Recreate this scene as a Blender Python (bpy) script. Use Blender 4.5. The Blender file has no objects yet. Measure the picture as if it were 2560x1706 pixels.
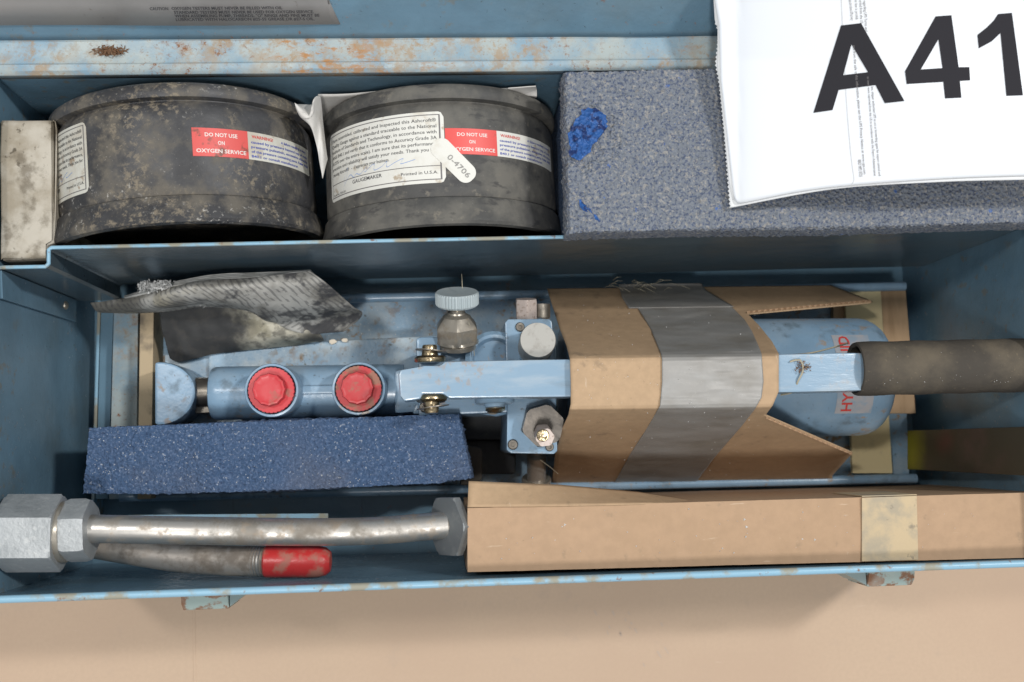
import bpy, bmesh, math, random
from mathutils import Vector, Matrix, noise
random.seed(7)
SC = bpy.context.scene
COL = SC.collection

# ------------------------------------------------------------------ camera
W0, H0, F = 2560.0, 1706.0, 2700.0       # photograph size and focal length in its pixels
HC = 0.70                                # camera height above the case floor (metres)
Zc = -Vector((-160, -270, -F)).normalized()
Xc = Vector((44620, 1105, -F)).normalized()
Xc = (Xc - Zc * Xc.dot(Zc)).normalized()
Yc = Zc.cross(Xc)
RWC = Matrix((Xc, Yc, Zc))               # rows: world axes seen from the camera -> camera->world rotation
CAM = Vector((0, 0, HC))
cd = bpy.data.cameras.new('camera'); cam = bpy.data.objects.new('camera', cd); COL.objects.link(cam)
cam.matrix_world = Matrix.Translation(CAM) @ RWC.to_4x4()
cd.sensor_width = 36; cd.lens = 36 * F / W0; cd.clip_start = .01; cd.clip_end = 50
cd.dof.use_dof = True; cd.dof.focus_distance = .575; cd.dof.aperture_fstop = 9.0
SC.camera = cam

# ------------------------------------------------------------------ light
SC.view_settings.view_transform = 'Standard'; SC.view_settings.look = 'None'
SC.view_settings.exposure = 0.0; SC.view_settings.gamma = 1.0
wd = bpy.data.worlds.new('World'); SC.world = wd; wd.use_nodes = True
wd.node_tree.nodes['Background'].inputs[0].default_value = (.93, .97, 1.0, 1)
wd.node_tree.nodes['Background'].inputs[1].default_value = 0.43
def lamp(name, loc, target, power, sx, sy, col):
    l = bpy.data.lights.new(name, 'AREA'); l.shape = 'RECTANGLE'; l.size = sx; l.size_y = sy
    l.energy = power; l.color = col
    o = bpy.data.objects.new(name, l); COL.objects.link(o); o.location = loc
    o.rotation_euler = (Vector(target) - Vector(loc)).to_track_quat('-Z', 'Y').to_euler()
    return o
lamp('ceiling_lamp_right', (1.25, .55, 2.05), (0, 0, .1), 24, .11, .22, (1, .985, .96))
lamp('ceiling_lamp_left', (-.75, .42, 2.1), (0, 0, .1), 10, .11, .22, (1, .98, .95))
lamp('ceiling_lamp_front', (-.10, -.75, 2.15), (0, 0, .1), 19, .20, .30, (1, .985, .96))

# ------------------------------------------------------------------ helpers
def ray(u, v):
    d = Vector(((u - W0 / 2), -(v - H0 / 2), -F))
    return RWC @ d
def P(u, v, z):
    d = ray(u, v)
    return CAM + d * ((z - HC) / d.z)
def D2(d): return HC - d

def base_of(vs):
    xs = [v[0] for v in vs]; ys = [v[1] for v in vs]; zs = [v[2] for v in vs]
    return Vector(((min(xs) + max(xs)) / 2, (min(ys) + max(ys)) / 2, min(zs)))
def mk(name, vs, fs, mat, parent=None, smooth=True, angle=35, uvs=None, solid=0, bevel=0, fix=True):
    o0 = Vector((0, 0, 0))
    if parent is not None:
        q = parent
        while q is not None: o0 += q.location; q = q.parent
        loc = Vector((0, 0, 0))
    else:
        loc = base_of(vs); o0 = loc
    me = bpy.data.meshes.new(name)
    me.from_pydata([tuple(Vector(v) - o0) for v in vs], [], fs); me.update()
    if uvs:
        ul = me.uv_layers.new(name='UVMap')
        for lp in me.loops: ul.data[lp.index].uv = uvs[lp.vertex_index]
    if fix or bevel:
        bm = bmesh.new(); bm.from_mesh(me)
        if fix:
            bmesh.ops.recalc_face_normals(bm, faces=bm.faces)
        if bevel:
            es = [e for e in bm.edges if len(e.link_faces) == 2 and e.calc_face_angle(0) > .5]
            bmesh.ops.bevel(bm, geom=es, offset=bevel, segments=2, profile=.6, affect='EDGES', clamp_overlap=True)
        bm.to_mesh(me); bm.free()
    if smooth:
        me.polygons.foreach_set('use_smooth', [True] * len(me.polygons))
        me.set_sharp_from_angle(angle=math.radians(angle))
    if mat is not None: me.materials.append(mat)
    o = bpy.data.objects.new(name, me); COL.objects.link(o)
    o.parent = parent; o.location = loc
    if solid:
        m = o.modifiers.new('solid', 'SOLIDIFY'); m.thickness = solid; m.offset = -1
    if bevel:
        m = o.modifiers.new('normals', 'WEIGHTED_NORMAL'); m.keep_sharp = True; m.weight = 100
    return o
def tag(o, label=None, cat=None, group=None, kind=None):
    if label: o['label'] = label
    if cat: o['category'] = cat
    if group: o['group'] = group
    if kind: o['kind'] = kind
    return o
def thing(name, loc, label, cat, group=None):
    o = bpy.data.objects.new(name, None); COL.objects.link(o); o.location = loc
    o.empty_display_size = .02
    return tag(o, label, cat, group)

def boxv(a, b):
    x0, y0, z0 = a; x1, y1, z1 = b
    v = [(x0, y0, z0), (x1, y0, z0), (x1, y1, z0), (x0, y1, z0), (x0, y0, z1), (x1, y0, z1), (x1, y1, z1), (x0, y1, z1)]
    f = [(0, 3, 2, 1), (4, 5, 6, 7), (0, 1, 5, 4), (1, 2, 6, 5), (2, 3, 7, 6), (3, 0, 4, 7)]
    return v, f
def box(name, a, b, mat, parent=None, bevel=.0008):
    v, f = boxv(a, b); return mk(name, v, f, mat, parent, bevel=bevel)
def prism_w(name, top, zb, mat, parent=None, bevel=.0006, taper=None):
    """top: list of world points (any z); bottom straight below at zb (or list of points)"""
    n = len(top)
    bot = taper if taper else [(p[0], p[1], zb) for p in top]
    vs = [tuple(p) for p in top] + [tuple(p) for p in bot]
    fs = [tuple(range(n)), tuple(range(2 * n - 1, n - 1, -1))]
    for i in range(n):
        j = (i + 1) % n; fs.append((i, n + i, n + j, j))
    return mk(name, vs, fs, mat, parent, bevel=bevel)
def prism(name, uv, zt, zb, mat, parent=None, bevel=.0006):
    return prism_w(name, [P(u, v, zt) for u, v in uv], zb, mat, parent, bevel)

def frame(axis):
    a = Vector(axis).normalized()
    h = Vector((0, 0, 1)) if abs(a.z) < .9 else Vector((0, 1, 0))
    e1 = h.cross(a).normalized(); e2 = a.cross(e1).normalized()
    return a, e1, e2
def lathe_v(prof, org, axis, seg=48, rot=0, mod=None):
    a, e1, e2 = frame(axis); org = Vector(org)
    vs, fs = [], []
    for (r, h) in prof:
        for k in range(seg):
            t = 2 * math.pi * k / seg + rot
            rr = r * (mod(t, r, h) if mod else 1)
            vs.append(org + a * h + e1 * rr * math.cos(t) + e2 * rr * math.sin(t))
    for i in range(len(prof) - 1):
        for k in range(seg):
            k2 = (k + 1) % seg
            fs.append((i * seg + k, i * seg + k2, (i + 1) * seg + k2, (i + 1) * seg + k))
    if prof[0][0] > 1e-6: fs.append(tuple(range(seg - 1, -1, -1)))
    if prof[-1][0] > 1e-6:
        b = (len(prof) - 1) * seg; fs.append(tuple(range(b, b + seg)))
    return vs, fs
def lathe(name, prof, org, axis, mat, parent=None, seg=48, rot=0, mod=None, angle=35):
    v, f = lathe_v(prof, org, axis, seg, rot, mod)
    return mk(name, v, f, mat, parent, angle=angle)
def hexn(name, r, h, org, axis, mat, parent=None, rot=0, ch=.12, n=6):
    """hex head with chamfered corners; r across corners"""
    seg = n * 8
    def mod(t, rr, hh):
        t = t - rot; s = 2 * math.pi / n
        x = (t % s) - s / 2
        return math.cos(math.pi / n) / math.cos(x)
    a, e1, e2 = frame(axis); org = Vector(org); vs = []; fs = []
    ri = r * math.cos(math.pi / n)
    rows = [(r * .98, 0, 1), (1, h * ch, 0), (1, h * (1 - ch), 0), (r * .98, h, 1)]
    for (rv, hh, mode) in rows:
        for k in range(seg):
            t = 2 * math.pi * k / seg + rot
            rr = r * mod(t, 0, 0)
            if mode: rr = min(rr, rv * .96)
            vs.append(org + a * hh + e1 * rr * math.cos(t) + e2 * rr * math.sin(t))
    for i in range(3):
        for k in range(seg):
            k2 = (k + 1) % seg
            fs.append((i * seg + k, i * seg + k2, (i + 1) * seg + k2, (i + 1) * seg + k))
    fs.append(tuple(range(seg - 1, -1, -1))); fs.append(tuple(range(3 * seg, 4 * seg)))
    return mk(name, vs, fs, mat, parent, angle=22)
def tube_v(path, rad, seg=20, caps=True):
    pts = [Vector(p) for p in path]; n = len(pts)
    rads = rad if isinstance(rad, (list, tuple)) else [rad] * n
    vs, fs = [], []; e1 = None
    for i, p in enumerate(pts):
        t = (pts[min(i + 1, n - 1)] - pts[max(i - 1, 0)]).normalized()
        if e1 is None:
            h = Vector((0, 0, 1)) if abs(t.z) < .9 else Vector((0, 1, 0))
            e1 = h.cross(t).normalized()
        else: e1 = (e1 - t * e1.dot(t)).normalized()
        e2 = t.cross(e1)
        for k in range(seg):
            a = 2 * math.pi * k / seg
            vs.append(p + (e1 * math.cos(a) + e2 * math.sin(a)) * rads[i])
    for i in range(n - 1):
        for k in range(seg):
            k2 = (k + 1) % seg
            fs.append((i * seg + k, i * seg + k2, (i + 1) * seg + k2, (i + 1) * seg + k))
    if caps: fs.append(tuple(range(seg - 1, -1, -1))); fs.append(tuple(range((n - 1) * seg, n * seg)))
    return vs, fs
def tube(name, path, rad, mat, parent=None, seg=20):
    v, f = tube_v(path, rad, seg); return mk(name, v, f, mat, parent)
def spline(pts, n):
    """Catmull-Rom through points (tuples of any length), n samples"""
    pts = [Vector(p) for p in pts]; m = len(pts) - 1; out = []
    L = [0]
    for i in range(m): L.append(L[-1] + max((pts[i + 1] - pts[i]).length, 1e-9))
    for k in range(n):
        s = L[-1] * k / (n - 1); i = 0
        while i < m - 1 and s > L[i + 1]: i += 1
        t = (s - L[i]) / (L[i + 1] - L[i])
        p0 = pts[max(i - 1, 0)]; p1 = pts[i]; p2 = pts[i + 1]; p3 = pts[min(i + 2, m)]
        out.append(.5 * ((2 * p1) + (p2 - p0) * t + (2 * p0 - 5 * p1 + 4 * p2 - p3) * t * t + (3 * p1 - p0 - 3 * p2 + p3) * t ** 3))
    return out
def lin(pts, n):
    pts = [Vector(p) for p in pts]; m = len(pts) - 1; L = [0]; out = []
    for i in range(m): L.append(L[-1] + max((pts[i + 1] - pts[i]).length, 1e-9))
    for k in range(n):
        s = L[-1] * k / (n - 1); i = 0
        while i < m - 1 and s > L[i + 1]: i += 1
        out.append(pts[i].lerp(pts[i + 1], (s - L[i]) / (L[i + 1] - L[i])))
    return out
def grid_faces(r, c):
    return [(i * c + j, i * c + j + 1, (i + 1) * c + j + 1, (i + 1) * c + j) for i in range(r - 1) for j in range(c - 1)]
def loft(name, curves, mat, parent=None, nu=60, nv=30, solid=0, amp=0, fr=60, seed=0, off=0, straight=False):
    """curves: list of polylines of (u,v,z) photo pixels + height; skinned to one sheet"""
    S = [[P(p[0], p[1], p[2] + off) for p in c] for c in curves]
    S = [(lin if straight else spline)(c, nu) for c in S]
    vs, uvs = [], []
    cols = [spline([S[i][j] for i in range(len(S))], nv) if len(S) > 2 else lin([S[0][j], S[1][j]], nv) for j in range(nu)]
    for i in range(nv):
        for j in range(nu):
            p = cols[j][i].copy()
            if amp: p.z += amp * noise.noise(Vector((p.x * fr + seed, p.y * fr, seed * 3.1)))
            vs.append(p); uvs.append((j / (nu - 1), i / (nv - 1)))
    return mk(name, vs, grid_faces(nv, nu), mat, parent, uvs=uvs, solid=solid, angle=60)
def slab(name, back, front, zb, mat, parent=None, nu=120, nv=50, amp=.0004, fr=900, low=.001, ns=8, edge=.0006, pit=None, zfront=None):
    """foam-like block: top surface between a back and a front polyline of (u,v,z); rough skirt down to zb"""
    A = lin([P(*p) for p in back], nu); B = lin([P(*p) for p in front], nu)
    vs = []
    for i in range(nv):
        t = i / (nv - 1)
        for j in range(nu):
            p = A[j].lerp(B[j], t)
            p.z += amp * noise.noise(p * fr) + low * noise.noise(p * 45)
            p.x += amp * noise.noise(p * fr + Vector((9, 0, 0))); p.y += amp * noise.noise(p * fr + Vector((0, 9, 0)))
            if pit:
                d = (Vector((p.x, p.y, 0)) - Vector((pit[0].x, pit[0].y, 0))).length / pit[1]
                d += .35 * noise.noise(p * 160)
                if d < 1: p.z -= pit[2] * min(1, (1 - d) * 4) * (1 + .6 * noise.noise(p * 700))
            vs.append(p)
    fs = grid_faces(nv, nu)
    per = [j for j in range(nu)] + [i * nu + nu - 1 for i in range(1, nv)] + [(nv - 1) * nu + j for j in range(nu - 2, -1, -1)] + [i * nu for i in range(nv - 2, 0, -1)]
    prev = per; c = sum((v for v in vs), Vector()) / len(vs)
    for s in range(1, ns + 1):
        cur = []
        for k, ix in enumerate(per):
            p = vs[ix].copy(); t = s / ns
            p.z = p.z * (1 - t) + zb * t
            d = (Vector((p.x - c.x, p.y - c.y, 0))).normalized()
            o = edge * (1 if s == 1 else 1.4) + amp * 1.6 * noise.noise(p * fr)
            if s == ns: o = 0
            p += d * o
            vs.append(p); cur.append(len(vs) - 1)
        for k in range(len(per)):
            k2 = (k + 1) % len(per); fs.append((prev[k], prev[k2], cur[k2], cur[k]))
        prev = cur
    return mk(name, vs, fs, mat, parent, angle=80)

_tc = {}
def text_geo(s, shear=0, bold=0):
    key = (s, shear, bold)
    if key not in _tc:
        c = bpy.data.curves.new('t', 'FONT'); c.body = s; c.size = 1; c.resolution_u = 2; c.shear = shear; c.offset = bold
        o = bpy.data.objects.new('t', c); me = bpy.data.meshes.new_from_object(o)
        vs = [(v.co.x, v.co.y) for v in me.vertices]; fs = [tuple(p.vertices) for p in me.polygons]
        bpy.data.objects.remove(o); bpy.data.curves.remove(c); bpy.data.meshes.remove(me)
        _tc[key] = (vs, fs)
    return _tc[key]
def text_block(name, items, fmap, mat, parent):
    """items: (string, x0, x1 or None, y baseline, height, opts) in local plane units; fmap maps (x,y)->world"""
    V, Fc = [], []
    for it in items:
        s, x0, x1, y, h = it[:5]; op = it[5] if len(it) > 5 else {}
        vs, fs = text_geo(s, op.get('shear', 0), op.get('bold', 0))
        if not vs: continue
        mx = max(v[0] for v in vs); mn = min(v[0] for v in vs)
        sx = (x1 - x0) / (mx - mn) if x1 is not None else h
        ang = op.get('rot', 0); ca, sa = math.cos(ang), math.sin(ang); slope = op.get('slope', 0)
        b = len(V)
        for v in vs:
            X = (v[0] - mn) * sx; Y = v[1] * h + slope * X
            V.append(fmap(x0 + X * ca - Y * sa, y + X * sa + Y * ca))
        Fc += [tuple(i + b for i in f) for f in fs]
    return mk(name, V, Fc, mat, parent, smooth=False, fix=False)

# ------------------------------------------------------------------ materials
def mat(name, col, rough=.5, metal=0, layers=(), bump=None, spec=.5, coat=0, sss=0, var=None, stretch=None, uv=False, bump2=None):
    m = bpy.data.materials.new(name); m.use_nodes = True; nt = m.node_tree; N = nt.nodes; L = nt.links
    bs = N['Principled BSDF']
    tc = N.new('ShaderNodeTexCoord'); src = tc.outputs['UV' if uv else 'Object']
    if stretch:
        mp = N.new('ShaderNodeMapping'); mp.inputs['Scale'].default_value = stretch; L.new(src, mp.inputs[0]); src = mp.outputs[0]
    def tex(kind, scale, detail=6, seed=0, rough_=.6, st=None):
        off = N.new('ShaderNodeVectorMath'); off.operation = 'ADD'; off.inputs[1].default_value = (seed * 1.7, seed * .9, seed * 2.3); L.new(src, off.inputs[0])
        if st:
            m_ = N.new('ShaderNodeMapping'); m_.inputs['Rotation'].default_value = (0, 0, st[3] if len(st) > 3 else 0); m_.inputs['Scale'].default_value = st[:3]; L.new(off.outputs[0], m_.inputs[0]); off = m_
        if kind == 'V':
            t = N.new('ShaderNodeTexVoronoi'); t.inputs['Scale'].default_value = scale; L.new(off.outputs[0], t.inputs['Vector']); return t.outputs['Distance']
        if kind == 'W':
            t = N.new('ShaderNodeTexWave'); t.inputs['Scale'].default_value = scale; t.inputs['Distortion'].default_value = detail; L.new(off.outputs[0], t.inputs['Vector']); return t.outputs['Fac']
        t = N.new('ShaderNodeTexNoise'); t.inputs['Scale'].default_value = scale; t.inputs['Detail'].default_value = detail; t.inputs['Roughness'].default_value = rough_
        L.new(off.outputs[0], t.inputs['Vector']); return t.outputs['Fac']
    cur = None
    def mixc(a, b, fac, mode='MIX'):
        x = N.new('ShaderNodeMix'); x.data_type = 'RGBA'; x.blend_type = mode
        if hasattr(fac, 'links') or hasattr(fac, 'is_linked'): L.new(fac, x.inputs[0])
        else: x.inputs[0].default_value = fac
        for s, v in ((6, a), (7, b)):
            if isinstance(v, (tuple, list)): x.inputs[s].default_value = (*v[:3], 1)
            else: L.new(v, x.inputs[s])
        return x.outputs[2]
    def rng(sock, lo, hi, amt=1, a0=0):
        r = N.new('ShaderNodeMapRange'); r.interpolation_type = 'SMOOTHSTEP'
        L.new(sock, r.inputs[0]); r.inputs[1].default_value = lo; r.inputs[2].default_value = hi
        r.inputs[3].default_value = a0; r.inputs[4].default_value = amt; return r.outputs[0]
    cur = tuple(col)
    rsock = None
    if var:
        f = rng(tex('N', var[0], 8, 5), .3, .7, 1 + var[1], 1 - var[1])
        cc = N.new('ShaderNodeCombineColor')
        for i in range(3): L.new(f, cc.inputs[i])
        cur = mixc(cur, cc.outputs[0], 1.0, 'MULTIPLY')
    rs = rough
    for k, ly in enumerate(layers):
        c2, kind, scale, lo, hi, amt = ly[:6]; op = ly[6] if len(ly) > 6 else {}
        if kind == 'D':     # distance from a point in object space: soft patch
            vd = N.new('ShaderNodeVectorMath'); vd.operation = 'DISTANCE'; L.new(tc.outputs['Object'], vd.inputs[0]); vd.inputs[1].default_value = op['p']
            ns = tex('N', op.get('ns', 120), 6, k)
            ad = N.new('ShaderNodeMath'); ad.operation = 'MULTIPLY_ADD'; L.new(ns, ad.inputs[0]); ad.inputs[1].default_value = op.get('na', .02); L.new(vd.outputs['Value'], ad.inputs[2])
            f = rng(ad.outputs[0], lo, hi, amt)
        else:
            f = rng(tex(kind, scale, op.get('d', 6), k + 1 + op.get('s', 0), op.get('r', .6), op.get('st')), lo, hi, amt)
        if 'm' in op:       # second mask at larger scale
            g = rng(tex('N', op['m'][0], 4, 11 + k), op['m'][1], op['m'][2], 1)
            mu = N.new('ShaderNodeMath'); mu.operation = 'MULTIPLY'; L.new(f, mu.inputs[0]); L.new(g, mu.inputs[1]); f = mu.outputs[0]
        cur = mixc(cur, tuple(c2), f)
        if 'rough' in op:
            x = N.new('ShaderNodeMix'); x.data_type = 'FLOAT'; L.new(f, x.inputs[0])
            if isinstance(rs, (int, float)): x.inputs[2].default_value = rs
            else: L.new(rs, x.inputs[2])
            x.inputs[3].default_value = op['rough']; rs = x.outputs[0]
    if isinstance(cur, tuple): bs.inputs['Base Color'].default_value = (*cur[:3], 1)
    else: L.new(cur, bs.inputs['Base Color'])
    if isinstance(rs, (int, float)): bs.inputs['Roughness'].default_value = rs
    else: L.new(rs, bs.inputs['Roughness'])
    bs.inputs['Metallic'].default_value = metal; bs.inputs['Specular IOR Level'].default_value = spec
    if coat: bs.inputs['Coat Weight'].default_value = coat; bs.inputs['Coat Roughness'].default_value = .15
    prev = None
    for b in (bump, bump2):
        if b:
            bn = N.new('ShaderNodeBump'); bn.inputs['Strength'].default_value = b[2]; bn.inputs['Distance'].default_value = b[3]
            L.new(tex(b[0], b[1], 5, 3), bn.inputs['Height'])
            if prev: L.new(prev, bn.inputs['Normal'])
            prev = bn.outputs[0]
    if prev: L.new(prev, bs.inputs['Normal'])
    return m

BLUE = (.088, .168, .235)
RUST = (.22, .085, .03); RUSTY = (.36, .24, .13); GRIME = (.03, .03, .028); DUST = (.36, .34, .30)
M = {}
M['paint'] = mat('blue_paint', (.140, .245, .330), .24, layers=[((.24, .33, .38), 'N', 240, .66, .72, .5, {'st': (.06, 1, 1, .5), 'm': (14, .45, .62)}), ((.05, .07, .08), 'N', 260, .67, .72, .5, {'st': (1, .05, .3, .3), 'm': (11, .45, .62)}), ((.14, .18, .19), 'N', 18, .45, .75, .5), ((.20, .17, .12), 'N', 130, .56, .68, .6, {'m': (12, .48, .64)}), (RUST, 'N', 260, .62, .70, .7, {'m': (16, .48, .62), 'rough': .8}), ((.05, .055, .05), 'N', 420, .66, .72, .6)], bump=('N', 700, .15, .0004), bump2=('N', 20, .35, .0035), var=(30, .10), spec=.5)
M['paint_shaded'] = mat('blue_paint_shaded', (.072, .108, .135), .22, layers=[((.12, .13, .125), 'N', 16, .45, .7, .6), ((.20, .22, .22), 'N', 300, .66, .72, .5, {'st': (.05, 1, 1, .1), 'm': (14, .45, .6)}), ((.02, .025, .025), 'N', 200, .62, .70, .6)], bump=('N', 600, .15, .0004), bump2=('N', 16, .35, .004), spec=.6)  # case paint copied darker and greyer: the divider's shade is in the colour
M['paint_rim'] = mat('rusty_rim_paint', (.22, .34, .43), .38, layers=[((.40, .44, .42), 'N', 40, .36, .62, .85), (RUSTY, 'N', 150, .44, .60, .85, {'m': (22, .40, .60), 'rough': .8, 'd': 10, 'r': .75}), ((.42, .20, .065), 'N', 150, .50, .60, .85, {'m': (9, .48, .60), 'rough': .9, 'd': 10, 'r': .78, 'st': (.6, 1.6, 1)}), (RUST, 'N', 240, .54, .64, .9, {'m': (18, .48, .62), 'rough': .9, 'd': 10, 'r': .75}), ((.30, .19, .10), 'N', 700, .58, .66, .75, {'r': .7})], bump=('N', 500, .25, .0005), spec=.5)
M['paint_edge'] = mat('worn_edge_paint', (.26, .46, .60), .35, layers=[((.33, .27, .16), 'N', 60, .48, .62, .8, {'rough': .8}), (RUST, 'N', 200, .62, .70, .8)], bump=('N', 900, .2, .0003))
M['pump'] = mat('pump_light_blue_paint', (.225, .355, .49), .30, layers=[((.32, .41, .49), 'N', 25, .45, .7, .6), ((.10, .13, .15), 'N', 70, .54, .70, .6, {'rough': .6}), ((.07, .055, .04), 'N', 420, .61, .68, .75, {'m': (30, .45, .62)}), (RUSTY, 'N', 160, .55, .64, .8, {'m': (26, .5, .66), 'rough': .7}), ((.55, .58, .58), 'N', 900, .70, .76, .4)], bump=('N', 500, .22, .0004), bump2=('N', 90, .35, .0008), var=(40, .10), coat=.15)
M['pump_base'] = mat('speckled_base_paint', (.27, .41, .54), .34, layers=[((.50, .56, .58), 'N', 60, .42, .66, .7), (RUSTY, 'N', 170, .53, .62, .9, {'m': (30, .40, .60), 'rough': .85}), ((.10, .09, .06), 'N', 330, .62, .70, .8), ((.70, .72, .70), 'N', 520, .64, .70, .7), ((.25, .15, .08), 'N', 90, .58, .70, .5)], bump=('N', 450, .35, .0006))
M['handle'] = mat('handle_paint', (.26, .38, .50), .22, layers=[((.50, .55, .58), 'N', 80, .45, .7, .5), ((.30, .22, .16), 'N', 260, .52, .62, .65, {'m': (26, .42, .58), 'rough': .7, 'st': (5, 1, 1)}), ((.16, .19, .21), 'N', 50, .56, .7, .5, {'rough': .5})], bump=('N', 420, .3, .0004), bump2=('N', 60, .2, .001), stretch=(.25, 1, 1), coat=.2)
M['bake'] = mat('black_phenolic', (.034, .034, .037), .46, layers=[((.095, .095, .10), 'N', 22, .42, .66, .6), ((.17, .15, .12), 'N', 60, .44, .66, .65, {'rough': .95}), ((.30, .25, .18), 'N', 260, .50, .62, .6, {'m': (28, .42, .60), 'rough': 1, 'r': .75}), ((.58, .56, .52), 'N', 330, .56, .66, .75, {'m': (34, .50, .62), 'rough': 1, 'r': .75}), ((.45, .42, .36), 'N', 900, .64, .72, .5)], bump=('N', 380, .3, .0006), spec=.45)
M['bake2'] = mat('black_phenolic_dusty', (.065, .064, .062), .55, layers=[((.17, .16, .14), 'N', 40, .38, .66, .8, {'rough': .95}), ((.03, .03, .034), 'N', 90, .56, .66, .6, {'st': (.5, 1.5, 1)}), ((.26, .23, .18), 'N', 170, .56, .68, .55, {'m': (20, .42, .62)}), ((.55, .53, .48), 'N', 700, .68, .74, .7)], bump=('N', 500, .3, .0005), spec=.4)
M['sticker'] = mat('sticker_paper', (.72, .71, .66), .55, layers=[((.36, .27, .17), 'N', 110, .60, .70, .8), ((.50, .44, .34), 'N', 50, .55, .7, .5)], bump=('N', 300, .1, .0002))
M['sticker2'] = mat('sticker_paper_dirty', (.62, .61, .55), .55, layers=[((.25, .16, .09), 'N', 160, .56, .64, .85, {'m': (40, .4, .6)}), ((.42, .36, .28), 'N', 40, .5, .7, .6)])
M['red_st'] = mat('red_sticker', (.72, .085, .075), .45, layers=[((.22, .12, .08), 'N', 160, .66, .74, .6)])
M['red_st2'] = mat('red_sticker_dirty', (.66, .09, .08), .45, layers=[((.10, .06, .04), 'N', 150, .55, .64, .85, {'m': (45, .45, .6)})])
M['ink'] = mat('black_ink', (.05, .05, .055), .6)
M['ink_soft'] = mat('faded_ink', (.16, .15, .15), .6)
M['ink_blue'] = mat('blue_ink', (.05, .08, .38), .6)
M['ink_pencil'] = mat('pencil_ink', (.26, .25, .24), .6)
M['ink_pen'] = mat('ballpoint_ink', (.14, .28, .62), .6)
M['ink_red'] = mat('red_ink', (.60, .05, .04), .6)
M['ink_white'] = mat('white_ink', (.80, .72, .68), .6)
M['ink_a'] = mat('toner_black', (.028, .027, .032), .8, spec=.15)
M['carton'] = mat('cream_carton', (.50, .46, .39), .8, layers=[((.29, .245, .18), 'N', 34, .38, .60, .85), ((.14, .115, .08), 'N', 70, .50, .66, .75), ((.07, .055, .035), 'N', 260, .58, .66, .8, {'m': (30, .42, .6)}), ((.70, .67, .62), 'N', 60, .6, .75, .5)], bump=('N', 90, .5, .0012), bump2=('N', 700, .3, .0003))
M['kraft'] = mat('kraft_board', (.44, .29, .18), .75, layers=[((.38, .25, .145), 'N', 18, .4, .75, .4), ((.64, .50, .36), 'N', 300, .67, .72, .5, {'st': (.12, 1, 1, .15)}), ((.28, .2, .13), 'N', 90, .62, .72, .5), ((.62, .50, .36), 'N', 420, .66, .74, .35), ((.18, .12, .07), 'N', 700, .68, .75, .5)], bump=('N', 900, .12, .0002), var=(160, .05), bump2=('N', 30, .25, .002))
M['kraft_wrap'] = mat('kraft_wrap_board', (.46, .315, .19), .75, layers=[((.36, .245, .15), 'N', 24, .4, .72, .5), ((.62, .50, .38), 'N', 260, .66, .72, .5, {'st': (1, .15, 1, .3)}), ((.24, .17, .11), 'N', 80, .60, .72, .55), ((.60, .50, .36), 'N', 500, .66, .74, .4), ((.15, .10, .06), 'N', 500, .67, .74, .5)], bump=('N', 900, .12, .0002), var=(200, .06), bump2=('N', 40, .35, .002))
M['kraft_in'] = mat('kraft_inner', (.24, .15, .08), .85)
M['ground'] = mat('kraft_sheet', (.55, .405, .290), .8, layers=[((.52, .375, .27), 'N', 8, .35, .7, .75), ((.46, .35, .27), 'N', 35, .58, .74, .5), ((.66, .53, .42), 'N', 200, .68, .72, .4, {'st': (.1, 1, 1, .7)}), ((.36, .28, .26), 'N', 300, .70, .76, .35)], bump=('N', 1200, .08, .0002), var=(400, .025))
M['duct'] = mat('duct_tape', (.31, .30, .285), .46, layers=[((.20, .18, .15), 'N', 40, .42, .68, .65, {'rough': .6}), ((.33, .34, .34), 'N', 40, .5, .75, .5), ((.55, .53, .48), 'N', 800, .68, .74, .6)], bump=('N', 170, .22, .0004), bump2=('N', 50, .35, .0012), stretch=(.7, 1.2, 1.2), metal=.15, spec=.6)
M['masking'] = mat('masking_tape', (.54, .42, .26), .65, layers=[((.34, .30, .23), 'N', 60, .42, .64, .75), ((.20, .17, .13), 'N', 130, .62, .70, .7)], bump=('N', 500, .3, .0004))
M['yellow'] = mat('yellow_foam_tape', (.80, .66, .38), .8, layers=[((.45, .38, .22), 'N', 60, .55, .75, .5), ((.2, .15, .1), 'N', 300, .70, .76, .6)], bump=('N', 400, .2, .0004))
M['wood'] = mat('plywood', (.62, .42, .25), .7, layers=[((.34, .20, .10), 'N', 30, .45, .7, .6)], stretch=(2.5, .3, 1), bump=('N', 200, .2, .0004))
M['woodedge'] = mat('plywood_edge', (.50, .39, .25), .75, layers=[((.12, .10, .08), 'N', 45, .50, .72, .8)], bump=('N', 250, .4, .0006))
M['foam'] = mat('blue_foam_dusty', (.19, .21, .245), .95, layers=[((.05, .075, .15), 'N', 720, .50, .60, .75), ((.37, .35, .32), 'N', 520, .54, .62, .65), ((.02, .03, .06), 'V', 560, .14, .02, .75), ((.04, .13, .42), 'N', 260, .66, .72, .7)], bump=('V', 560, 1.0, .0012), bump2=('N', 1500, .6, .0005))
M['foam_blue'] = mat('blue_foam', (.045, .09, .18), .9, layers=[((.11, .165, .28), 'N', 700, .50, .60, .7), ((.46, .49, .55), 'N', 560, .60, .68, .7), ((.015, .03, .08), 'N', 600, .56, .66, .6, {'s': 7}), ((.09, .13, .22), 'N', 14, .45, .7, .4), ((.012, .022, .06), 'V', 560, .16, .02, .8), ((.16, .14, .13), 'N', 20, .5, .75, .30)], bump=('V', 560, 1.0, .0012), bump2=('N', 1500, .6, .0006), sss=0)
M['foam_torn'] = mat('torn_blue_foam', (.025, .105, .34), .55, layers=[((.008, .02, .10), 'N', 240, .50, .60, .9), ((.01, .03, .15), 'V', 400, .25, .02, .85), ((.3, .45, .8), 'N', 900, .64, .72, .7)], bump=('V', 420, 1.0, .002))
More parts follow.
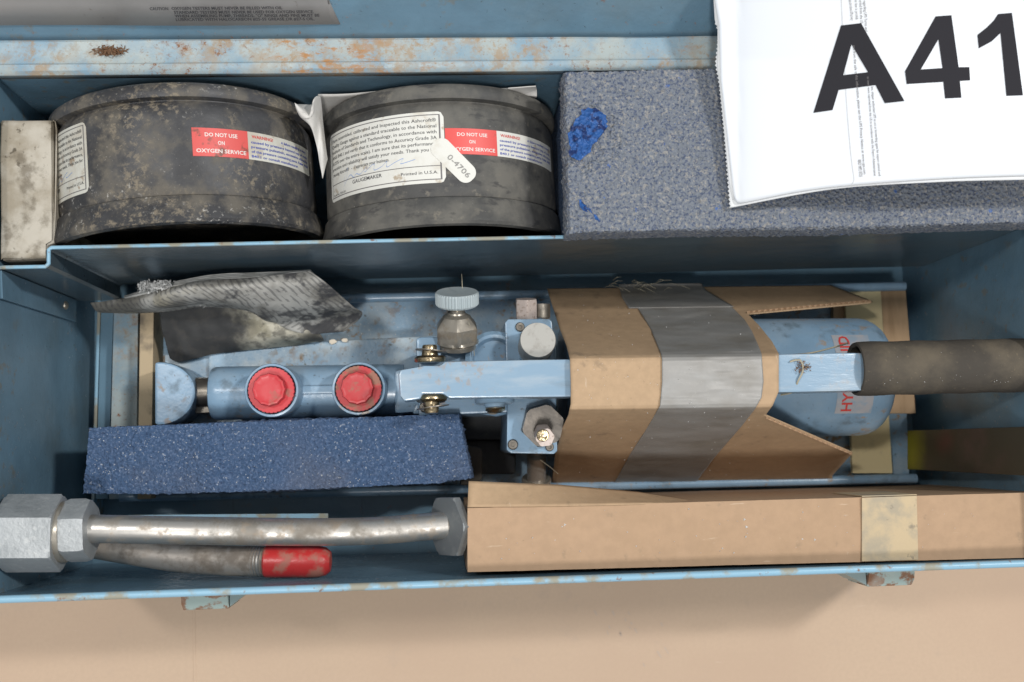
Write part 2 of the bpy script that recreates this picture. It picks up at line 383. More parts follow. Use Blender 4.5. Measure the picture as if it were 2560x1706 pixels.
M['foam_grip'] = mat('grip_rubber', (.055, .047, .038), .85, layers=[((.16, .13, .09), 'N', 25, .45, .75, .65), ((.24, .19, .12), 'N', 400, .62, .72, .4), ((.5, .5, .47), 'N', 900, .74, .78, .6)], bump=('N', 500, .5, .0006))
M['steel'] = mat('steel_tube', (.55, .525, .49), .34, .85, layers=[((.22, .20, .17), 'N', 50, .48, .66, .75, {'rough': .75}), ((.32, .28, .235), 'N', 34, .5, .64, .75, {'rough': .8}), ((.40, .33, .26), 'N', 120, .52, .66, .7, {'rough': .7})], bump=('N', 300, .15, .0003))
M['steel_d'] = mat('dirty_steel_tube', (.48, .44, .40), .42, .5, layers=[((.44, .38, .32), 'N', 45, .45, .6, .8, {'rough': .85}), ((.20, .17, .14), 'N', 60, .42, .62, .8, {'rough': .85}), ((.50, .48, .45), 'N', 90, .55, .7, .5)], bump=('N', 200, .35, .0006))
M['zinc'] = mat('galvanised_coupling', (.44, .46, .47), .55, .6, layers=[((.28, .30, .31), 'N', 40, .4, .7, .7), ((.62, .63, .62), 'N', 260, .55, .7, .45)], bump=('N', 420, .55, .0008))
M['zinc_d'] = mat('coupling_flat_wear', (.30, .32, .33), .5, .7, layers=[((.42, .43, .42), 'N', 200, .5, .7, .6)], bump=('N', 300, .3, .0005))
M['nickel'] = mat('nickel_fitting', (.40, .365, .31), .33, .7, layers=[((.24, .20, .15), 'N', 130, .50, .66, .75, {'rough': .75}), ((.60, .58, .53), 'N', 500, .62, .72, .5)], bump=('N', 500, .2, .0003))
M['nickel_d'] = mat('oiled_steel', (.20, .18, .155), .38, .7, layers=[((.38, .34, .28), 'N', 110, .52, .68, .6)], bump=('N', 300, .25, .0004))
M['oiled'] = mat('oily_dark_nut', (.115, .10, .085), .38, .35, layers=[((.22, .19, .16), 'N', 90, .5, .7, .6), ((.04, .035, .03), 'N', 200, .55, .66, .7)], bump=('N', 300, .25, .0004))
M['brass'] = mat('brassy_bolt', (.45, .36, .23), .25, 1, layers=[((.10, .08, .05), 'N', 250, .50, .62, .8, {'rough': .7})], bump=('N', 400, .4, .0005))
M['capgrey'] = mat('grey_cap', (.43, .42, .39), .55, .35, layers=[((.30, .28, .25), 'N', 260, .50, .68, .6)], bump=('N', 900, .3, .0003))
M['knob'] = mat('grey_plastic_knob', (.40, .46, .48), .45, layers=[((.50, .52, .50), 'N', 160, .52, .7, .5)], bump=('N', 600, .15, .0003))
M['pinkbolt'] = mat('dull_bolt', (.52, .44, .40), .5, .4, layers=[((.25, .18, .14), 'N', 500, .55, .66, .7)], bump=('N', 600, .4, .0004))
M['redcap'] = mat('red_plastic', (.58, .035, .045), .38, layers=[((.30, .19, .14), 'N', 95, .58, .70, .65, {'rough': .8}), ((.70, .12, .12), 'N', 30, .5, .75, .4)], bump=('N', 300, .15, .0004), spec=.5)
M['redcap2'] = mat('red_plastic_dirty', (.50, .035, .04), .42, layers=[((.28, .20, .14), 'N', 120, .48, .62, .75, {'rough': .9})], bump=('N', 300, .2, .0004))
M['redrub'] = mat('red_rubber_cap', (.52, .035, .035), .30, layers=[((.34, .19, .14), 'N', 90, .42, .60, .75, {'rough': .8})], bump=('N', 160, .35, .0008))
M['paper'] = mat('torn_white_paper', (.66, .64, .61), .7, layers=[((.38, .34, .29), 'N', 60, .5, .72, .6)], bump=('N', 120, .4, .0008))
M['sheet'] = mat('label_sheet', (.76, .79, .84), .42, layers=[((.78, .79, .80), 'N', 12, .4, .7, .5)], spec=.4)
M['backing'] = mat('backing_sheet', (.74, .75, .76), .5)
M['plate'] = mat('aluminium_label_plate', (.33, .32, .315), .42, .2, layers=[((.20, .195, .19), 'N', 14, .4, .7, .6), ((.12, .10, .07), 'N', 160, .66, .74, .6)], bump=('N', 20, .3, .001))
OB = [P(2268, 1077, .022), P(2566, 1067, .140), P(2566, 1190, .140), P(2268, 1174, .022)]; OC = base_of(OB + [q + Vector((.005, 0, -.003)) for q in OB]); OM = (OB[0] + OB[3]) / 2 - OC; OR = OM + Vector((.020, .003, .04))
M['olive'] = mat('iridescent_bar', (.105, .085, .055), .45, .5, layers=[((.40, .38, .04), 'D', 0, .034, .012, .9, {'p': tuple(OM), 'na': .015, 'ns': 60}), ((.30, .06, .06), 'D', 0, .026, .010, .75, {'p': tuple(OR), 'na': .012, 'ns': 60}), ((.20, .11, .09), 'N', 20, .5, .7, .6)], bump=('N', 200, .2, .0004))
M['dark'] = mat('gap_shade', (.02, .022, .026), .6, layers=[((.07, .07, .06), 'N', 80, .5, .7, .6)])  # near-black colour stands in for shade in the gaps
M['fluff'] = mat('white_fluff', (.75, .75, .74), .9)
M['paperfluff'] = mat('torn_fibre', (.62, .62, .61), .9)
M['chip'] = mat('cream_chip', (.72, .64, .52), .8)
M['leaf'] = mat('brown_debris', (.16, .085, .045), .9, layers=[((.28, .19, .12), 'N', 300, .5, .65, .7)])
M['web'] = mat('cobweb', (.42, .38, .28), .8)
# dirty printed manual: print lines follow the sheet (UV)
def manual_mat(name, base, dirt, lines):
    m = mat(name, base, .75, layers=[(dirt, 'N', 26, .38, .58, .85), ((.04, .04, .045), 'N', 60, .48, .60, .9, {'m': (16, .46, .58)}), ((.50, .45, .33), 'N', 34, .58, .7, .5, {'s': 4})], bump=('N', 90, .4, .0008))
    if lines:
        nt = m.node_tree; N = nt.nodes; L = nt.links; bs = N['Principled BSDF']
        uv = N.new('ShaderNodeTexCoord'); mp = N.new('ShaderNodeMapping'); mp.inputs['Scale'].default_value = lines; L.new(uv.outputs['UV'], mp.inputs[0])
        wn_ = N.new('ShaderNodeTexNoise'); wn_.inputs['Scale'].default_value = 3; L.new(uv.outputs['UV'], wn_.inputs['Vector']); va = N.new('ShaderNodeVectorMath'); va.operation = 'MULTIPLY_ADD'; L.new(wn_.outputs['Color'], va.inputs[0]); va.inputs[1].default_value = (2.2, 1.0, 0); L.new(mp.outputs[0], va.inputs[2]); mp = va
        sp = N.new('ShaderNodeSeparateXYZ'); L.new(mp.outputs[0], sp.inputs[0])
        fr = N.new('ShaderNodeMath'); fr.operation = 'FRACT'; L.new(sp.outputs[0], fr.inputs[0])
        lt = N.new('ShaderNodeMath'); lt.operation = 'LESS_THAN'; L.new(fr.outputs[0], lt.inputs[0]); lt.inputs[1].default_value = .38
        ns = N.new('ShaderNodeTexNoise'); ns.inputs['Scale'].default_value = 1.0; ns.inputs['Detail'].default_value = 3
        mp2 = N.new('ShaderNodeMapping'); mp2.inputs['Scale'].default_value = (lines[0], lines[1] * 7, 1); L.new(uv.outputs['UV'], mp2.inputs[0])
        fl = N.new('ShaderNodeVectorMath'); fl.operation = 'FLOOR'; L.new(mp2.outputs[0], fl.inputs[0]); 
        wn = N.new('ShaderNodeTexWhiteNoise'); wn.noise_dimensions = '2D'; L.new(fl.outputs[0], wn.inputs['Vector'])
        gt = N.new('ShaderNodeMath'); gt.operation = 'GREATER_THAN'; L.new(wn.outputs[0], gt.inputs[0]); gt.inputs[1].default_value = .35
        mu = N.new('ShaderNodeMath'); mu.operation = 'MULTIPLY'; L.new(lt.outputs[0], mu.inputs[0]); L.new(gt.outputs[0], mu.inputs[1])
        m2 = N.new('ShaderNodeMath'); m2.operation = 'MULTIPLY'; L.new(mu.outputs[0], m2.inputs[0]); m2.inputs[1].default_value = .5
        x = N.new('ShaderNodeMix'); x.data_type = 'RGBA'; L.new(m2.outputs[0], x.inputs[0])
        old = bs.inputs['Base Color'].links[0].from_socket; L.new(old, x.inputs[6]); x.inputs[7].default_value = (.06, .06, .065, 1); L.new(x.outputs[2], bs.inputs['Base Color'])
    return m
M['manual'] = manual_mat('grimy_printed_page', (.46, .45, .42), (.13, .12, .10), (40, 3, 1))
MO = P(600, 790, .02)
M['manual_low'] = mat('mouldy_page', (.62, .58, .47), .8, layers=[((.30, .27, .19), 'N', 60, .48, .64, .8), ((.03, .032, .037), 'D', 0, .066, .044, .96, {'p': tuple(P(470, 830, .035) - MO), 'na': .03, 'ns': 90}), ((.075, .07, .065), 'N', 130, .5, .62, .6), ((.05, .05, .045), 'D', 0, .026, .012, .9, {'p': tuple(P(790, 845, .035) - MO), 'na': .018, 'ns': 120})], bump=('N', 90, .5, .001))
M['pages'] = mat('page_edges', (.52, .52, .50), .8, layers=[((.30, .30, .28), 'N', 80, .45, .65, .7)])

# ------------------------------------------------------------------ setting
ZR = .150                                    # rim height of the case
g = mk('ground', [(-1.6, -1.2, -.022), (1.6, -1.2, -.022), (1.6, 1.6, -.022), (-1.6, 1.6, -.022)], [(0, 1, 2, 3)], M['ground'])
tag(g, kind='structure')
# raised crease in the kraft sheet
c0 = P(484, 1490, -.022); c1 = P(490, 1900, -.022)
cr = tube('crease', [c0 + (c1 - c0) * t + Vector((0, 0, -.0016)) for t in [i / 12 for i in range(13)]], .0020, M['ground'], g, 10)

M['smudge'] = mat('ground_smudge', (.50, .39, .31), .8)
rs0 = random.Random(8)
for i in range(16):
    u = 1480 + rs0.random() * 180; v = 1480 + (u - 1400) * .55 + rs0.gauss(0, 35); a_ = rs0.uniform(.9, 1.5); l_ = rs0.uniform(6, 26)
    q = [P(u, v, -.0218), P(u + 2 + rs0.random() * 4, v, -.0218), P(u + 4 + l_ * math.cos(a_), v + l_ * math.sin(a_), -.0218), P(u + l_ * math.cos(a_), v + l_ * math.sin(a_), -.0218)]
    mk('smudge', q, [(0, 1, 2, 3)], M['smudge'], g)
# ------------------------------------------------------------------ tool case
XL = P(215, 1000, 0).x; XRt = P(2296, 900, 0).x
fr0 = P(0, 1497, ZR); fr1 = P(2560, 1407, ZR)
bk0 = P(0, 183, ZR); bk1 = P(1790, 168, ZR)
def online(a, b, x): return a.y + (b.y - a.y) * (x - a.x) / (b.x - a.x)
YF = lambda x: online(fr0, fr1, x)           # front wall
YB = lambda x: online(bk0, bk1, x)           # back wall
FZ = -.016
case = thing('tool_case', (0, 0, -.026), 'open light blue steel tool case with rusty rim and raised lid, holding everything', 'tool case')
T = .0012
def wallquad(name, p0, p1, z0, z1, nrm, mat_, th=T, parent=None):
    n = Vector(nrm) * th
    top = [Vector((p0[0], p0[1], z1)), Vector((p1[0], p1[1], z1)), Vector((p1[0], p1[1], z1)) + n, Vector((p0[0], p0[1], z1)) + n]
    return prism_w(name, top, z0, mat_, parent or case, bevel=.0002)
mk('floor_panel', [(XL - .001, YF(XL) - .001, FZ), (XRt + .001, YF(XRt) - .001, FZ), (XRt + .001, YB(XRt), FZ), (XL - .001, YB(XL), FZ),
                   (XL - .001, YF(XL) - .001, FZ - .004), (XRt + .001, YF(XRt) - .001, FZ - .004), (XRt + .001, YB(XRt), FZ - .004), (XL - .001, YB(XL), FZ - .004)],
   [(0, 1, 2, 3), (7, 6, 5, 4), (0, 4, 5, 1), (1, 5, 6, 2), (2, 6, 7, 3), (3, 7, 4, 0)], M['paint'], case)
wallquad('end_wall', (XL, YF(XL)), (XL, YB(XL)), FZ + .0002, ZR, (-1, 0, 0), M['paint'])
wallquad('end_wall', (XRt, YF(XRt)), (XRt, YB(XRt)), FZ + .0002, ZR, (1, 0, 0), M['paint'])
wallquad('front_wall', (XL - .001, YF(XL - .001)), (XRt + .001, YF(XRt + .001)), FZ + .0002, ZR - .002, (0, -1, 0), M['paint'])
wallquad('back_wall', (XL - .001, YB(XL - .001)), (XRt + .001, YB(XRt + .001)), FZ + .0002, ZR - .002, (0, 1, 0), M['paint'])
# rolled rims
for (a, b, f) in (((XL, 0), (XRt, 0), YF),):
    n = 40; pts = []
    for i in range(n):
        x = a[0] + (b[0] - a[0]) * i / (n - 1)
        pts.append((x, f(x) - .0006, ZR - .0016 + .0001 * noise.noise(Vector((x * 60, 0, 0)))))
    tube('rolled_rim', pts, .0019, M['paint_edge'], case, 12)
for x in (XL, XRt):
    tube('rolled_rim', [(x, YF(x) + .0025, ZR - .0016), (x, YB(x), ZR - .0016)], .0019, M['paint_edge'], case, 12)
# back flange (flat rusty ledge with a small step), then the raised lid
def strip_rows(name, rows, mat_, parent, n=60, amp=0):
    """rows: list of (offset in y from back rim, z)"""
    vs = []
    for (dy, z) in rows:
        for i in range(n):
            x = XL - .03 + (XRt - XL + .06) * i / (n - 1)
            vs.append((x, YB(x) + dy, z + amp * noise.noise(Vector((x * 30, dy * 300, 0)))))
    return mk(name, vs, grid_faces(len(rows), n), mat_, parent, solid=.0012, angle=30)
fl = (P(900, 94, ZR) - P(900, 174, ZR)).y
strip_rows('rim_flange', [(0, ZR - .006), (0, ZR - .0012), (.0012, ZR), (.0032, ZR + .0006), (.0040, ZR - .0002), (.0052, ZR - .0004), (fl * .5, ZR - .0003), (fl - .0016, ZR + .0001), (fl - .0006, ZR + .0006), (fl - .0002, ZR + .0016)], M['paint_rim'], case, amp=.0003)
LA = math.radians(58)                         # lid leans back, 58 degrees above level
def lidp(x, s, n=0):                          # s metres up the lid, n proud of it
    y = YB(x) + fl + s * math.cos(LA) - n * math.sin(LA); z = ZR + .0016 + s * math.sin(LA) + n * math.cos(LA)
    return Vector((x, y, z))
lid = mk('lid', [lidp(XL - .03 + (XRt - XL + .06) * i / 30, s, .0008 * noise.noise(Vector((i * .3, s * 20, 1)))) for s in (0, .004, .02, .05, .09, .14) for i in range(31)],
         grid_faces(6, 31), M['paint'], case, solid=.0012)
# label plate on the lid: find lid coordinates of photo pixels
def lid_hit(u, v):
    d = ray(u, v); p0 = lidp(0, 0); nn = Vector((0, -math.sin(LA), math.cos(LA)))
    sl = (bk1.y - bk0.y) / (bk1.x - bk0.x); nn = Vector((math.sin(LA) * sl, -math.sin(LA), math.cos(LA))).normalized()
    t = (p0 - CAM).dot(nn) / d.dot(nn); q = CAM + d * t
    return q.x, (q.z - ZR - .0016) / math.sin(LA)
xr_, s_r = lid_hit(851, 56); xl_, s_l = lid_hit(0, 58)
def platep(x, s): return lidp(x, s, .0014 + .0004 * math.sin(x * 40))
def ps(x): return s_l + (s_r - s_l) * (x - xl_) / (xr_ - xl_)
pv = []
for k in range(7):
    for i in range(41):
        x = XL - .02 + (xr_ - XL + .02) * i / 40
        if k == 0 and i == 40: x -= .0
        pv.append(platep(x - (.0075 * k / 2 if i == 40 else 0), ps(x) + .012 * k))
plate = mk('rating_plate', pv, grid_faces(7, 41), M['plate'], lid, solid=.0008)
hh = (lid_hit(700, 12)[1] - lid_hit(700, 22)[1]) * 1.0
xa = lid_hit(378, 15)[0]; 
rows = [('CAUTION', 378, 424, 14), ('OXYGEN TESTERS MUST NEVER BE FILLED WITH OIL', 432, 708, 13), ('STANDARD TESTERS MUST NEVER BE USED FOR OXYGEN SERVICE.', 438, 786, 23),
        ('WHEN ASSEMBLING PUMP, THREADS, "O" RINGS AND PINS MUST BE', 440, 800, 32), ('LUBRICATED WITH HALOCARBON #25-5S GREASE OR #27-S OIL.', 443, 788, 41)]
items = []
for (s, u0, u1, v) in rows:
    x0, s0 = lid_hit(u0, v); x1, s1 = lid_hit(u1, v)
    items.append((s, x0, x1, s0, hh * 1.0, {'bold': .022}))
text_block('lettering', items, lambda x, y: lidp(x, y, .0040), M['ink'], lid)

# tray: divider with a step at the left, and its floor
ZD = .140
dvA = P(122, 622, ZD); dvB = P(1425, 595, ZD)
xs_step = dvA.x
DY = lambda x: online(dvA, dvB, x)
js0 = P(0, 673, ZD); js1 = P(110, 668, ZD); yj = (js0.y + js1.y) / 2
ZB = .018
tp = .0011
pts = [(XL + .0005, yj), (xs_step - .0015, yj), (xs_step, yj + .0015), (xs_step, DY(xs_step) - .001), (xs_step + .0015, DY(xs_step)), (XRt - .0005, DY(XRt))]
vs, fs = [], []
def offp(i, d):
    p = Vector((*pts[i], 0)); 
    a = Vector((*pts[max(i - 1, 0)], 0)); b = Vector((*pts[min(i + 1, len(pts) - 1)], 0))
    t = (b - a).normalized(); return p + Vector((t.y, -t.x, 0)) * d
for i in range(len(pts)):
    for d in (0, tp):
        q = offp(i, -d); vs.append((q.x, q.y, ZB)); vs.append((q.x, q.y, ZD - .0004))
for i in range(len(pts) - 1):
    a = i * 4; b = a + 4
    fs += [(a, b, b + 1, a + 1), (a + 2, a + 3, b + 3, b + 2), (a + 1, b + 1, b + 3, a + 3), (a, a + 2, b + 2, b)]
fs += [(0, 1, 3, 2), (len(vs) - 4, len(vs) - 2, len(vs) - 1, len(vs) - 3)]
mk('tray_divider', vs, fs, M['paint_shaded'], case)
# worn bright top edge of the divider
ep = [Vector((p[0], p[1], ZD)) for p in pts]
fine = []
for a, b in zip(ep[:-1], ep[1:]):
    n = max(2, int((b - a).length / .006))
    fine += [a.lerp(b, k / n) for k in range(n)]
fine.append(ep[-1])
tube('divider_edge', [p + Vector((0, .0005, .0001 * noise.noise(p * 90))) for p in fine], .0010, M['paint_edge'], case, 8)
mk('tray_floor', [(XL + .001, yj + .001, ZB), (xs_step, yj + .001, ZB), (xs_step, DY(xs_step) + .001, ZB), (XRt - .001, DY(XRt) + .001, ZB), (XRt - .001, YB(XRt) - .001, ZB), (XL + .001, YB(XL) - .001, ZB)],
   [(0, 1, 2, 3, 4, 5)], M['paint'], case, solid=.001)
# fixing tab of the tray on the end wall with its rivet
tb = prism_w('tray_tab', [Vector((XL + .0022, yj - .0005, .138)), Vector((XL + .0022, yj - .015, .136)), Vector((XL + .0022, yj - .014, .026)), Vector((XL + .0022, yj - .0005, .026))], 0, M['paint'], case, bevel=.0003,
             taper=[Vector((XL + .0006, yj - .0005, .138)), Vector((XL + .0006, yj - .015, .136)), Vector((XL + .0006, yj - .014, .026)), Vector((XL + .0006, yj - .0005, .026))])
def wall_hit(u, v, x):
    d = ray(u, v); return CAM + d * (x / d.x)
rv = wall_hit(163, 764, XL + .0022)
lathe('rivet', [(.0026, 0), (.0025, .0008), (.0016, .0016), (.0006, .0017), (.0005, .0008), (0, .0008)], rv, (1, 0, 0), M['nickel'], tb, 20)
# latches outside the front wall
def latch(u0, u1, v0, v1, w0, w1, right):
    z = .118
    a = P(u0, v0, z); b = P(u1, v1, z)
    yw = YF((a.x + b.x) / 2) - .0035
    L_ = prism_w('latch', [Vector((a.x, yw, z + .004)), Vector((b.x, yw, z + .004)), Vector((b.x, b.y + .003, z + .002)), Vector((b.x, b.y, z - .002)), Vector((a.x, b.y, z - .002)), Vector((a.x, b.y + .003, z + .002))], z - .03, M['latch'], case, bevel=.0008)
    c = P(w0, w1, z - .006)
    s = -1 if not right else 1
    x0 = b.x if not right else a.x
    prism_w('latch_ear', [Vector((x0 + .0003 * -s, yw, z - .001)), Vector((c.x, yw, z - .004)), Vector((c.x, c.y + .002, z - .004)), Vector((x0 + .0003 * -s, b.y + .001, z - .001))], z - .035, M['latch_d'], L_, bevel=.0004)
M['latch'] = mat('latch_green_paint', (.33, .42, .40), .4, layers=[(RUST, 'N', 110, .47, .56, .9, {'rough': .9}), ((.5, .5, .45), 'N', 50, .5, .7, .4)], bump=('N', 300, .3, .0005))
M['latch_d'] = mat('latch_side', (.22, .29, .29), .5)
latch(455, 572, 1500, 1523, 622, 1490, False)
latch(2168, 2284, 1440, 1464, 2084, 1430, True)
# end channel pieces on the floor at the left: light rounded bead, rusty strip, plywood strip
Yl0 = P(240, 1290, .01).y; Yl1 = P(250, 745, .01).y
def strip_(name, u0, u1, z0, z1, mat_, parent, ytop=Yl1, ybot=Yl0, bevel=.0004):
    a = P(u0[0], 1065, z1).x; b = P(u1[0], 1065, z1).x; c = P(u1[1], 790, z1).x; d = P(u0[1], 790, z1).x
    y0 = P(300, 1065, z1).y; y1 = P(300, 790, z1).y
    def ex(xa, xb, y): return xa + (xb - xa) * (y - y0) / (y1 - y0)
    return prism_w(name, [Vector((ex(a, d, ybot), ybot, z1)), Vector((ex(b, c, ybot), ybot, z1)), Vector((ex(b, c, ytop), ytop, z1)), Vector((ex(a, d, ytop), ytop, z1))], z0, mat_, parent, bevel=bevel)
strip_('floor_bead', (233, 242), (242, 251), FZ + .0003, .0035, M['paint_edge'], case, bevel=.0012)

# ------------------------------------------------------------------ gauges
def gauge(cu, cv_back, cv_front, R, zc, phi, label, bk, stick):
    """R body radius; cv_back/front: photo rows of the back and front rim crest"""
    zt = zc + R
    ax = Vector((math.sin(phi), -math.cos(phi), 0)); rt = Vector((math.cos(phi), math.sin(phi), 0)); up = Vector((0, 0, 1))
    pb = P(cu[0], cv_back, zt + .001); C = Vector((P(cu[0], 300, zc).x, pb.y, zc))
    pf = P(cu[1], cv_front, zt + .003); Lg = (pb.y - pf.y) / math.cos(phi)
    root = thing('pressure_gauge', (C.x + ax.x * Lg / 2, C.y + ax.y * Lg / 2, zc - R), label, 'gauge', None)
    k = R
    g1 = Lg * .115; s2 = Lg * .80
    ring = [(k * .80, -.0005), (k * .985, 0), (k * 1.015, .0016), (k * 1.026, .004), (k * 1.028, g1 - .002), (k * 1.018, g1 - .0004), (k * .96, g1)]
    lathe('back_ring', ring, C, ax, bk, root, 96)
    body = [(k * .96, g1 - .004), (k * .955, g1 + .0006), (k * .972, g1 + .0022), (k * .995, g1 + .0052), (k, g1 + .009), (k * 1.0, s2 - .0035), (k * .985, s2 - .0002), (k * .975, s2)]
    lathe('gauge_body', body, C, ax, bk, root, 128)
    fl_ = [(k * .97, s2 - .0004), (k * 1.008, s2 + .0004), (k * 1.020, s2 + .0016), (k * 1.030, s2 + (Lg - s2) * .35), (k * 1.058, Lg - .004), (k * 1.064, Lg - .0016), (k * 1.05, Lg), (k * .995, Lg + .0004), (k * .985, Lg - .0005), (k * .97, Lg - .012), (0, Lg - .012)]
    lathe('front_ring', fl_, C, ax, bk, root, 128)
    def pt(th, s, off=0): return C + ax * s + (rt * math.sin(th) + up * math.cos(th)) * (k + off)
    def hit(u, v):
        d = ray(u, v); o = CAM - C
        dd = d - ax * d.dot(ax); oo = o - ax * o.dot(ax)
        a = dd.dot(dd); b = 2 * dd.dot(oo); c = oo.dot(oo) - k * k
        ds = b * b - 4 * a * c
        if ds < 0: ds = 0
        t = (-b - math.sqrt(ds)) / (2 * a); q = o + d * t
        return math.atan2(q.dot(rt), q.dot(up)), q.dot(ax)
    def patch(name, th0, th1, s0, s1, mat_, parent, off=.00025, rc=0, n=40, rcl=0):
        """curved sticker; th angles, s along the axis; rc corner radius on the right, rcl left"""
        vs, fs = [], []
        for i in range(n + 1):
            th = th0 + (th1 - th0) * i / n
            dR = (th1 - th) * k; dL = (th - th0) * k; ins = 0
            if rc and dR < rc: ins = rc - math.sqrt(max(rc * rc - (rc - dR) ** 2, 0))
            if rcl and dL < rcl: ins = rcl - math.sqrt(max(rcl * rcl - (rcl - dL) ** 2, 0))
            for (s, o) in ((s0 + ins, 0), (s0 + ins, off), (s1 - ins, off), (s1 - ins, 0)): vs.append(pt(th, s, o))
        for i in range(n):
            for j in range(3):
                a = i * 4 + j; fs.append((a, a + 1, a + 5, a + 4))
        fs += [(0, 3, 2, 1), (n * 4, n * 4 + 1, n * 4 + 2, n * 4 + 3)]
        return mk(name, vs, fs, mat_, parent, angle=30)
    stick(root, pt, hit, patch, k)
    return root

def warn(root, pt, hit, patch, k, uvs, mr, dirty):
    (tl, tr, bl, br, wr) = uvs
    t0, s0 = hit(*tl); t1, s1 = hit(*tr); t2, s2 = hit(*bl); t3, s3 = hit(*br)
    sa = (s0 + s1) / 2; sb = (s2 + s3) / 2; ta = (t0 + t2) / 2; tb_ = (t1 + t3) / 2
    tc = min(wr, tb_ + 1.3)
    r = patch('warning_sticker', ta, tb_, sa, sb, mr, root, off=.0003)
    w = patch('caution_sticker', tb_ + .0008, tb_ + (tb_ - ta) * 1.75, sa, sb, M['sticker2'] if dirty else M['sticker'], root, off=.0003)
    H = sb - sa; Wd = (tb_ - ta) * k
    def fm(x, y): return pt(ta + x / k, sb - y, .00042)
    def fm2(x, y): return pt(tb_ + x / k, sb - y, .00042)
    b = {'bold': .02}
    text_block('lettering', [('DO NOT USE', Wd * .22, Wd * .80, H * .70, H * .19, b), ('ON', Wd * .44, Wd * .56, H * .42, H * .19, b), ('OXYGEN SERVICE', Wd * .06, Wd * .95, H * .13, H * .19, b)], fm, M['ink_white'], r)
    text_block('lettering', [('WARNING!', Wd * .08, Wd * .55, H * .78, H * .16, b)], fm2, M['ink_red'], w)
    text_block('lettering', [('A failure resulting in injury', Wd * .75, Wd * 1.6, H * .78, H * .13, b), ('caused by pressure beyond top of scale,', Wd * .06, Wd * 1.66, H * .59, H * .13, b),
        ('pressure pulsation, excessive vibration', Wd * .06, Wd * 1.66, H * .42, H * .13, b), ('of the pressure containing parts. Refer ANSI', Wd * .06, Wd * 1.66, H * .25, H * .13, b), ('B40.1 or consult manufacturer.', Wd * .06, Wd * 1.25, H * .08, H * .13, b)], fm2, M['ink_blue'], w)

def certificate(root, pt, hit, patch, k, tR, sT, sB, wid, mat_):
    t1 = tR; t0 = tR - wid / k; H = sB - sT
    c = patch('certificate_sticker', t0, t1, sT, sB, mat_, root, off=.00022, rc=.003, rcl=.003, n=60)
    def fm(x, y): return pt(t0 + x / k, sB - y, .00034)
    X = wid
    L_ = ['I have assembled, calibrated and Inspected this Ashcroft®', 'Quality Gauge against a standard traceable to the National', 'Institute of Standards and Technology, in accordance with', 'ANSI B40.1 and verify that it conforms to Accuracy Grade 3A',
          '(0.25% over the entire scale). I am sure that its performance,', 'precision and reliability will satisfy your needs. Thank you for', 'choosing Ashcroft®   -   I appreciate your business.']
    it = []
    for i, s in enumerate(L_):
        it.append((s, X * .045, X * (.95 if i < 6 else .62), H * (.86 - i * .083), H * .068, {'bold': .004}))
    it += [('GAUGEMAKER', X * .30, X * .56, H * .155, H * .075, {'bold': .006}), ('Printed in U.S.A.', X * .70, X * .95, H * .13, H * .06, {'bold': .004}), ('Form No. 250-201', X * .05, X * .22, H * .07, H * .045, {'bold': .002})]
    text_block('lettering', it, fm, M['ink'], c)
    # frame lines
    vs, fs = [], []
    def bar(x0, x1, y0, y1, n=24):
        b = len(vs)
        for i in range(n + 1):
            x = x0 + (x1 - x0) * i / n; vs.append(fm(x, y0)); vs.append(fm(x, y1))
        for i in range(n): fs.append((b + 2 * i, b + 2 * i + 1, b + 2 * i + 3, b + 2 * i + 2))
    e = H * .012
    bar(X * .03, X * .975, H * .95, H * .95 + e); bar(X * .03, X * .975, H * .045, H * .045 + e); bar(X * .03, X * .97, H * .235, H * .235 + e * .8)
    bar(X * .03, X * .034, H * .045, H * .95, 2); bar(X * .966, X * .976, H * .045, H * .95, 2)
    mk('ruled_frame', vs, fs, M['ink_soft'], c, fix=False)
    # signature in ballpoint
    sg = [(.20, .20), (.22, .33), (.25, .40), (.23, .25), (.19, .12), (.22, .20), (.28, .29), (.31, .24), (.34, .28), (.38, .26), (.44, .34), (.42, .27), (.50, .36), (.50, .27), (.56, .30), (.60, .36), (.60, .28), (.66, .33), (.72, .37), (.70, .30), (.80, .34)]
    sp = spline([(X * a, H * b, 0) for a, b in sg], 90); vs, fs = [], []
    for i, p in enumerate(sp):
        vs.append(fm(p.x, p.y)); vs.append(fm(p.x + .00016, p.y + .00028))
    for i in range(89): fs.append((2 * i, 2 * i + 1, 2 * i + 3, 2 * i + 2))
    mk('signature', vs, fs, M['ink_pen'], c, fix=False)

